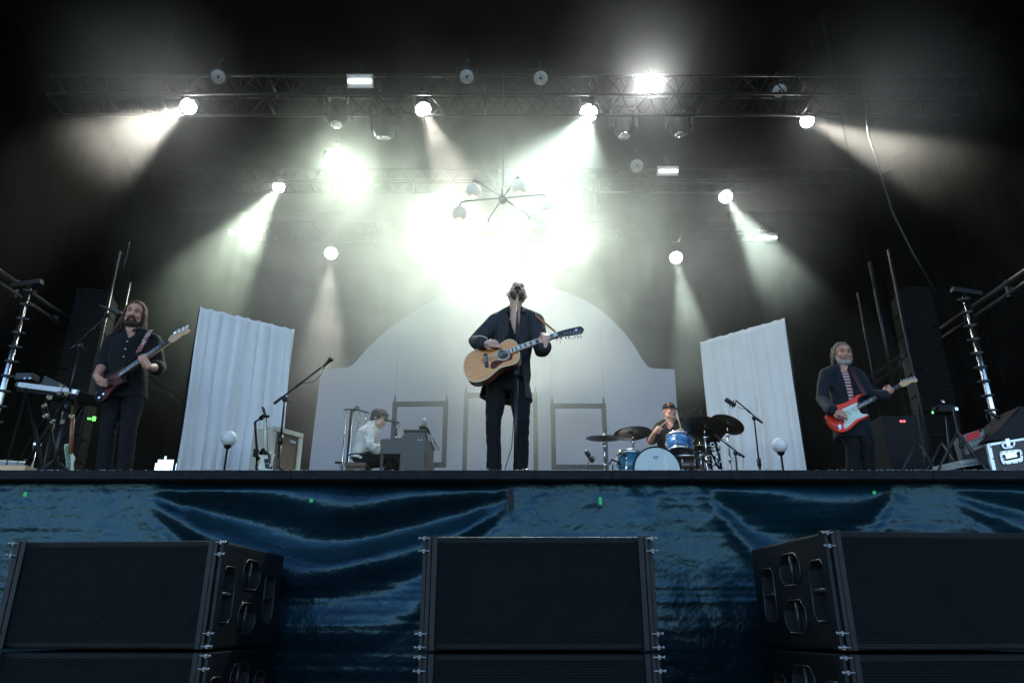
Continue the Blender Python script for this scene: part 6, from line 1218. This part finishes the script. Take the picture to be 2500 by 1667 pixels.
# masts with T-bars at both stage sides
def mast(zx, zt, zb, side, lab):
    p0, p1 = at(zx[0], zt, 8.0), at(zx[1], zb, 8.0); root = thing('lifting_mast', lab, 'mast', (p0.x, 8.0, FLOOR), 'chrome masts at the stage sides'); b = V(p0.x, 8, FLOOR); m = MB(); m.tube([b, V(p0.x, 8, p0.z)], .036, 14); part(root, 'tube', m, CHROME); n = 15; h = p0.z - b.z
    for k_ in range(n): z = b.z + h * (k_ + .7) / n; m = MB(); m.lathe([(.038, z - .016), (.056, z - .012), (.056, z + .012), (.038, z + .016)], Matrix.Translation((p0.x, 8, 0)), 14, sm=False); m.box((p0.x - side * .06, 8, z), (.07, .03, .02)); part(root, 'collar', m, DSTEEL)
    m = MB(); m.box((p0.x + .02 * side, 8, p0.z + .05), (.34, .08, .06), Matrix.Translation((p0.x, 8, p0.z)) @ Matrix.Rotation(R(10 * side), 4, 'Y') @ Matrix.Translation((-p0.x, -8, -p0.z)), 0, .005); m.tube([V(p0.x, 8, p0.z), V(p0.x, 8, p0.z + .05)], .03, 10); part(root, 'top_bar', m, STEEL)
    for j in range(4): a = R(45 + 90 * j); m = MB(); m.tube([b + V(0, 0, .1), b + V(.5 * math.cos(a), .5 * math.sin(a), .02)], .02, 8); part(root, 'leg', m, DSTEEL)
mast((2356, 2430), 722, 1048, 1, 'chrome ringed mast with a bar on top beside the flight case'); mast((70, 0), 702, 950, -1, 'chrome ringed mast with a bar on top above the keyboard')
# tall speaker columns left and right
def column(u, v0, side, lab):
    p = at(u, v0, 9.2); root = thing('speaker_column', lab, 'speaker column', (p.x, 9.2, FLOOR), 'tall black speaker columns', R(-14 * side)); n = 11; h = (p.z - FLOOR) / n; W_ = .40
    for k_ in range(n):
        z = h * k_; m = MB(); m.box((0, .25, z + h / 2), (W_, .5, h - .014), None, 0, .006); bx = part(root, 'cabinet', m, COLM, True); m = MB(); m.box((random.Random(k_).uniform(-.03, .03), -.004, z + h - .004), (W_ * (.92 if k_ % 2 else .6), .012, .005)); part(bx, 'edge_strip', m, STEEL, True)
        m = MB(); m.box((-side * (W_ / 2 + .004), .17, z + h - .004), (.010, .18, .005)); part(bx, 'edge_strip', m, STEEL, True)
    m = MB(); m.tube([V(-side * W_ * .58, -.02, 0), V(-side * W_ * .58, -.02, h * n + .6)], .02, 8); part(root, 'side_tube', m, DSTEEL, True)
column(2232, 702, 1, 'tall stacked black speaker column behind the red guitar player'); column(228, 706, -1, 'tall stacked black speaker column behind the bass player')
for i, (u0, v0, u1, v1, d, r, lab) in enumerate(((2125, 640, 2190, 985, 8.6, .035, 'vertical grey tube hanging by the right speaker column'), (2086, 715, 2150, 1020, 8.8, .022, 'thin vertical tube next to the thicker one by the red guitar'), (308, 590, 296, 682, 8.6, .02, 'thin bright tube hanging above the bass player'), (2116, 640, 2134, 705, 8.4, .016, 'short bright tube end hanging above the red guitar'), (292, 690, 262, 960, 9.0, .03, 'vertical grey tube beside the speaker column behind the bass player'))):
    a, b_ = at(u0, v0, d), at(u1, v1, d); m = MB(); m.tube([V(b_.x, d, a.z), V(b_.x, d, b_.z)], r * .6, 8); m.tube([V(b_.x, d, 9.8), V(b_.x, d, a.z - .02)], .0018, 4); solo('hanging_tube', m, DSTEEL, lab, 'tube', b_, 'grey tubes at the stage sides')
m = MB(); pts = [at(2120, 330, 9), at(2150, 420, 9), at(2180, 520, 9), at(2230, 620, 9), at(2290, 720, 9)]; pts = [V(pts[0].x + .1, 9, 9.4)] + pts; m.tube(pts, .012, 6); solo('hanging_cable', m, DSTEEL, 'thin cable hanging down from the roof over the right side', 'cable', pts[0])
# ------------------------------------------------------------------ right corner: stands, cases, wedge
E5 = crop(2150, 900, 5.6, 7.0)
def tri(lab, x0, y0, xb, yb, d, extra=None):
    c_ = crop(2150, 900, 5.6, d); f = V(c_(xb, yb).x, d, FLOOR); root = thing('equipment_stand', lab, 'stand', f, 'thin black stands by the flight case'); m = MB(); m.tube([f + V(0, 0, .05), c_(x0, y0)], .013, 8); m.tube([f.lerp(c_(x0, y0), .5), f.lerp(c_(x0, y0), .56)], .022, 8); part(root, 'pole', m, STANDM)
    for j in range(3): a = R(30 + 120 * j); m = MB(); m.tube([f + V(0, 0, .55), f + V(.36 * math.cos(a), .36 * math.sin(a), .012)], .010, 8); part(root, 'leg', m, STANDM)
    return root
tri('thin black stand under the red guitar headstock', 510, 520, 572, 1330, 7.0); tri('black stand carrying the small device box', 900, 620, 908, 1330, 7.05); tri('leaning black stand beside the grey case', 990, 520, 1165, 1330, 6.6)
root = thing('device_box', 'small black device clipped on a stand by the speaker column', 'device', E5(860, 560)); m = MB(); m.box(tuple(E5(865, 560)), (.17, .12, .075), None, 0, .008); m.box(tuple(E5(760, 560)), (.08, .06, .04), Matrix.Translation(E5(760, 560)) @ Matrix.Rotation(R(-40), 4, 'Y') @ Matrix.Translation(-E5(760, 560))); part(root, 'body', m, BLACK); m = MB(); m.tube([E5(848, 425), E5(868, 490)], .015, 8); m.box(tuple(E5(965, 578) + V(0, -.07, 0)), (.045, .02, .03)); part(root, 'chrome_end', m, CHROME)
m = MB(); m.box(tuple(E5(697, 605) + V(0, -.02, 0)), (.012, .01, .022)); solo('indicator_lamp', m, GLED, 'small green light on the device by the speaker column', 'indicator', E5(697, 605))
RLED = emat('red_led', (1, .04, .02), .8); m = MB(); 
for x in (278, 320): q = crop(2150, 900, 5.6, 8)(x, 718); m.box(tuple(q), (.022, .01, .022))
solo('indicator_lamp', m, RLED, 'pair of small red lights on gear behind the red guitar', 'indicator', q)
q = crop(2150, 900, 5.6, 8.05)(330, 760); m = MB(); m.box((q.x, 8.25, (FLOOR + q.z) / 2 + .05), (.45, .35, q.z - FLOOR + .12), None, 0, .01); solo('gear_rack', m, BLACK, 'dark gear rack with red lights behind the red guitar player', 'rack', (q.x, 8.25, FLOOR))
CASEG = pmat('grey_case', (.20, .215, .21), .7, var=.12, scale=10); REDL = pmat('red_label', (.62, .02, .03), .6, var=.12, scale=12); g = Plane(2150, 900, 5.6, 1290, 1010, 6.9, (-.25, -1, -.1), (290, -90)); root = thing('equipment_case', 'grey case with a red label and marker scribbles lying tilted', 'case', V(g.P.x, 6.9, FLOOR))
part(root, 'body', slab(g, [(1118, 915), (1150, 895), (1400, 815), (1465, 1105), (1440, 1125), (1205, 1208)], -.3, 0, 0), CASEG); part(root, 'red_label', slab(g, [(1155, 905), (1335, 838), (1365, 925), (1185, 990)], 0, .003, 0), REDL)
m = MB()
for i, (xs, y0, y1) in enumerate((((1165, 1400), 1000, 945), ((1230, 1400), 1085, 1020), ((1285, 1390), 1150, 1095))):
    n = 16 if i < 2 else 5; P_ = [g.hit(xs[0] + (xs[1] - xs[0]) * k_ / n, y0 + (y1 - y0) * k_ / n + (22 if i == 1 else 9) * (1 if k_ % 2 else -1) * (.6 + .4 * math.sin(k_ * 2.3))) + g.N * .002 for k_ in range(n + 1)]; m.tube(P_, .0022, 4)
rc = [(1285, 1112), (1385, 1080), (1392, 1125), (1292, 1155)]; m.tube([g.hit(*q) + g.N * .002 for q in rc], .002, 4, closed=True); part(root, 'marker_writing', m, BLACK)
for p_ in ([(1340, 838), (1385, 825), (1390, 855), (1350, 868)], [(1395, 915), (1415, 908), (1420, 940), (1398, 948)]): part(root, 'latch', slab(g, p_, 0, .006, 0), BLACK)
part(root, 'hinge_edge', slab(g, [(1400, 815), (1430, 812), (1490, 920), (1470, 960), (1440, 900)], -.28, -.02, 0), DSTEEL)
W5 = Plane(2150, 900, 5.6, 1700, 900, 6.75, (0, -1, 0), (500, -90)); root = thing('stage_monitor', 'black wedge monitor speaker sitting on the flight case', 'monitor', V(W5.P.x, 6.75, W5.P.z - .15)); part(root, 'cabinet', slab(W5, [(1450, 985), (1910, 508), (2150, 560), (2350, 900), (2340, 905)], -.4, 0, 0), CAB)
m = MB(); m.tube([W5.hit(1480, 985) + V(0, -.004, 0), W5.hit(1905, 530) + V(0, -.004, 0)], .006, 6); part(root, 'corner_edge', m, DSTEEL); c_ = crop(2150, 900, 5.6, 7.0); m = MB(); m.tube([c_(1500, 600), c_(1680, 715)], .018, 8); m.tube([c_(1460, 590), c_(1440, 650), c_(1500, 760), c_(1580, 800)], .005, 6); solo('microphone_boom', m, STANDM, 'end of a black boom arm in front of the chrome mast', 'boom arm', c_(1600, 660))
F5 = Plane(2150, 900, 5.6, 1750, 1200, 6.35, (-.12, -1, 0), (450, -65)); ALU = pmat('aluminium_edge', (.72, .76, .80), .35, .7, var=.05); BPLY = pmat('black_laminate', (.012, .014, .02), .35, var=.2); cr = F5.hit(1455, 1025); root = thing('flight_case', 'black flight case with bright metal edges, latch and recessed handle', 'flight case', V(cr.x, cr.y, FLOOR))
top = lambda x: 1025 - (x - 1455) * .158
part(root, 'panel', slab(F5, [(1470, 1035), (2500, top(2500) + 12), (2560, 1440), (1560, 1440)], -.45, -.006, 0), BPLY)
part(root, 'top_edge', slab(F5, [(1455, 1025), (2500, top(2500)), (2502, top(2500) + 26), (1458, 1058)], -.03, .003, 0), ALU); part(root, 'corner_edge', slab(F5, [(1456, 1058), (1508, 1050), (1590, 1440), (1540, 1440)], -.03, .003, 0), ALU)
lt = part(root, 'latch', slab(F5, [(1640, 1000), (1830, 970), (1835, 1030), (1820, 1080), (1690, 1100), (1655, 1075)], 0, .008, 1), ALU); m = slab(F5, [(1690, 968), (1742, 958), (1760, 1060), (1712, 1068)], .008, .02, 0); part(lt, 'latch_tongue', m, CHROME); part(lt, 'latch_recess', slab(F5, [(1672, 1035), (1806, 1000), (1808, 1050), (1690, 1078)], .0084, .0095, 0), DSTEEL)
hd = part(root, 'handle_dish', slab(F5, [(1618, 1150), (1640, 1130), (1880, 1100), (1925, 1120), (1945, 1240), (1920, 1280), (1690, 1310), (1650, 1290)], 0, .008, 1), ALU); part(hd, 'dish_recess', slab(F5, [(1655, 1165), (1860, 1128), (1900, 1240), (1700, 1285)], .0084, .0095, 0), CHROME); m = MB(); m.tube([F5.hit(x, y) + F5.N * .022 for x, y in ((1668, 1180), (1700, 1250), (1885, 1215), (1868, 1140))], .008, 8); part(hd, 'handle', m, DSTEEL)
m = MB()
for x, y in ((1490, 1040), (1500, 1075), (1538, 1230), (1660, 1012), (1815, 1060), (1640, 1150), (1720, 1140), (1800, 1130), (1925, 1180), (1700, 1300), (1790, 1290), (1880, 1278)): m.ell(tuple(F5.hit(x, y) + F5.N * .008), (.006, .004, .006), n=8, k=5)
part(root, 'rivet', m, DSTEEL)
r5 = crop(2150, 900, 5.6, 6.5); q0, q1 = r5(1095, 1300), r5(1540, 1235, .12); root = thing('case_lid', 'pale aluminium-edged case lid lying beside the flight case', 'case lid', V(q0.x, q0.y, FLOOR)); xv = (q1 - q0); L = xv.length; M5 = frame(q0, xv, V(xv.y, -xv.x, 0)); m = MB(); m.box((L / 2, 0, -.15), (L, .06, .3), M5); part(root, 'edge', m, ALU); m = MB(); m.box((L / 2, -.008, .002), (L * .98, .004, .004), M5); part(root, 'groove', m, BLACK); m = MB(); q = q0 + V(0, .2, -.05); m.box((q.x + L / 2, q.y, (FLOOR + q.z) / 2), (L * .9, .25, max(.02, q.z - FLOOR - .02))); part(root, 'body', m, BPLY)
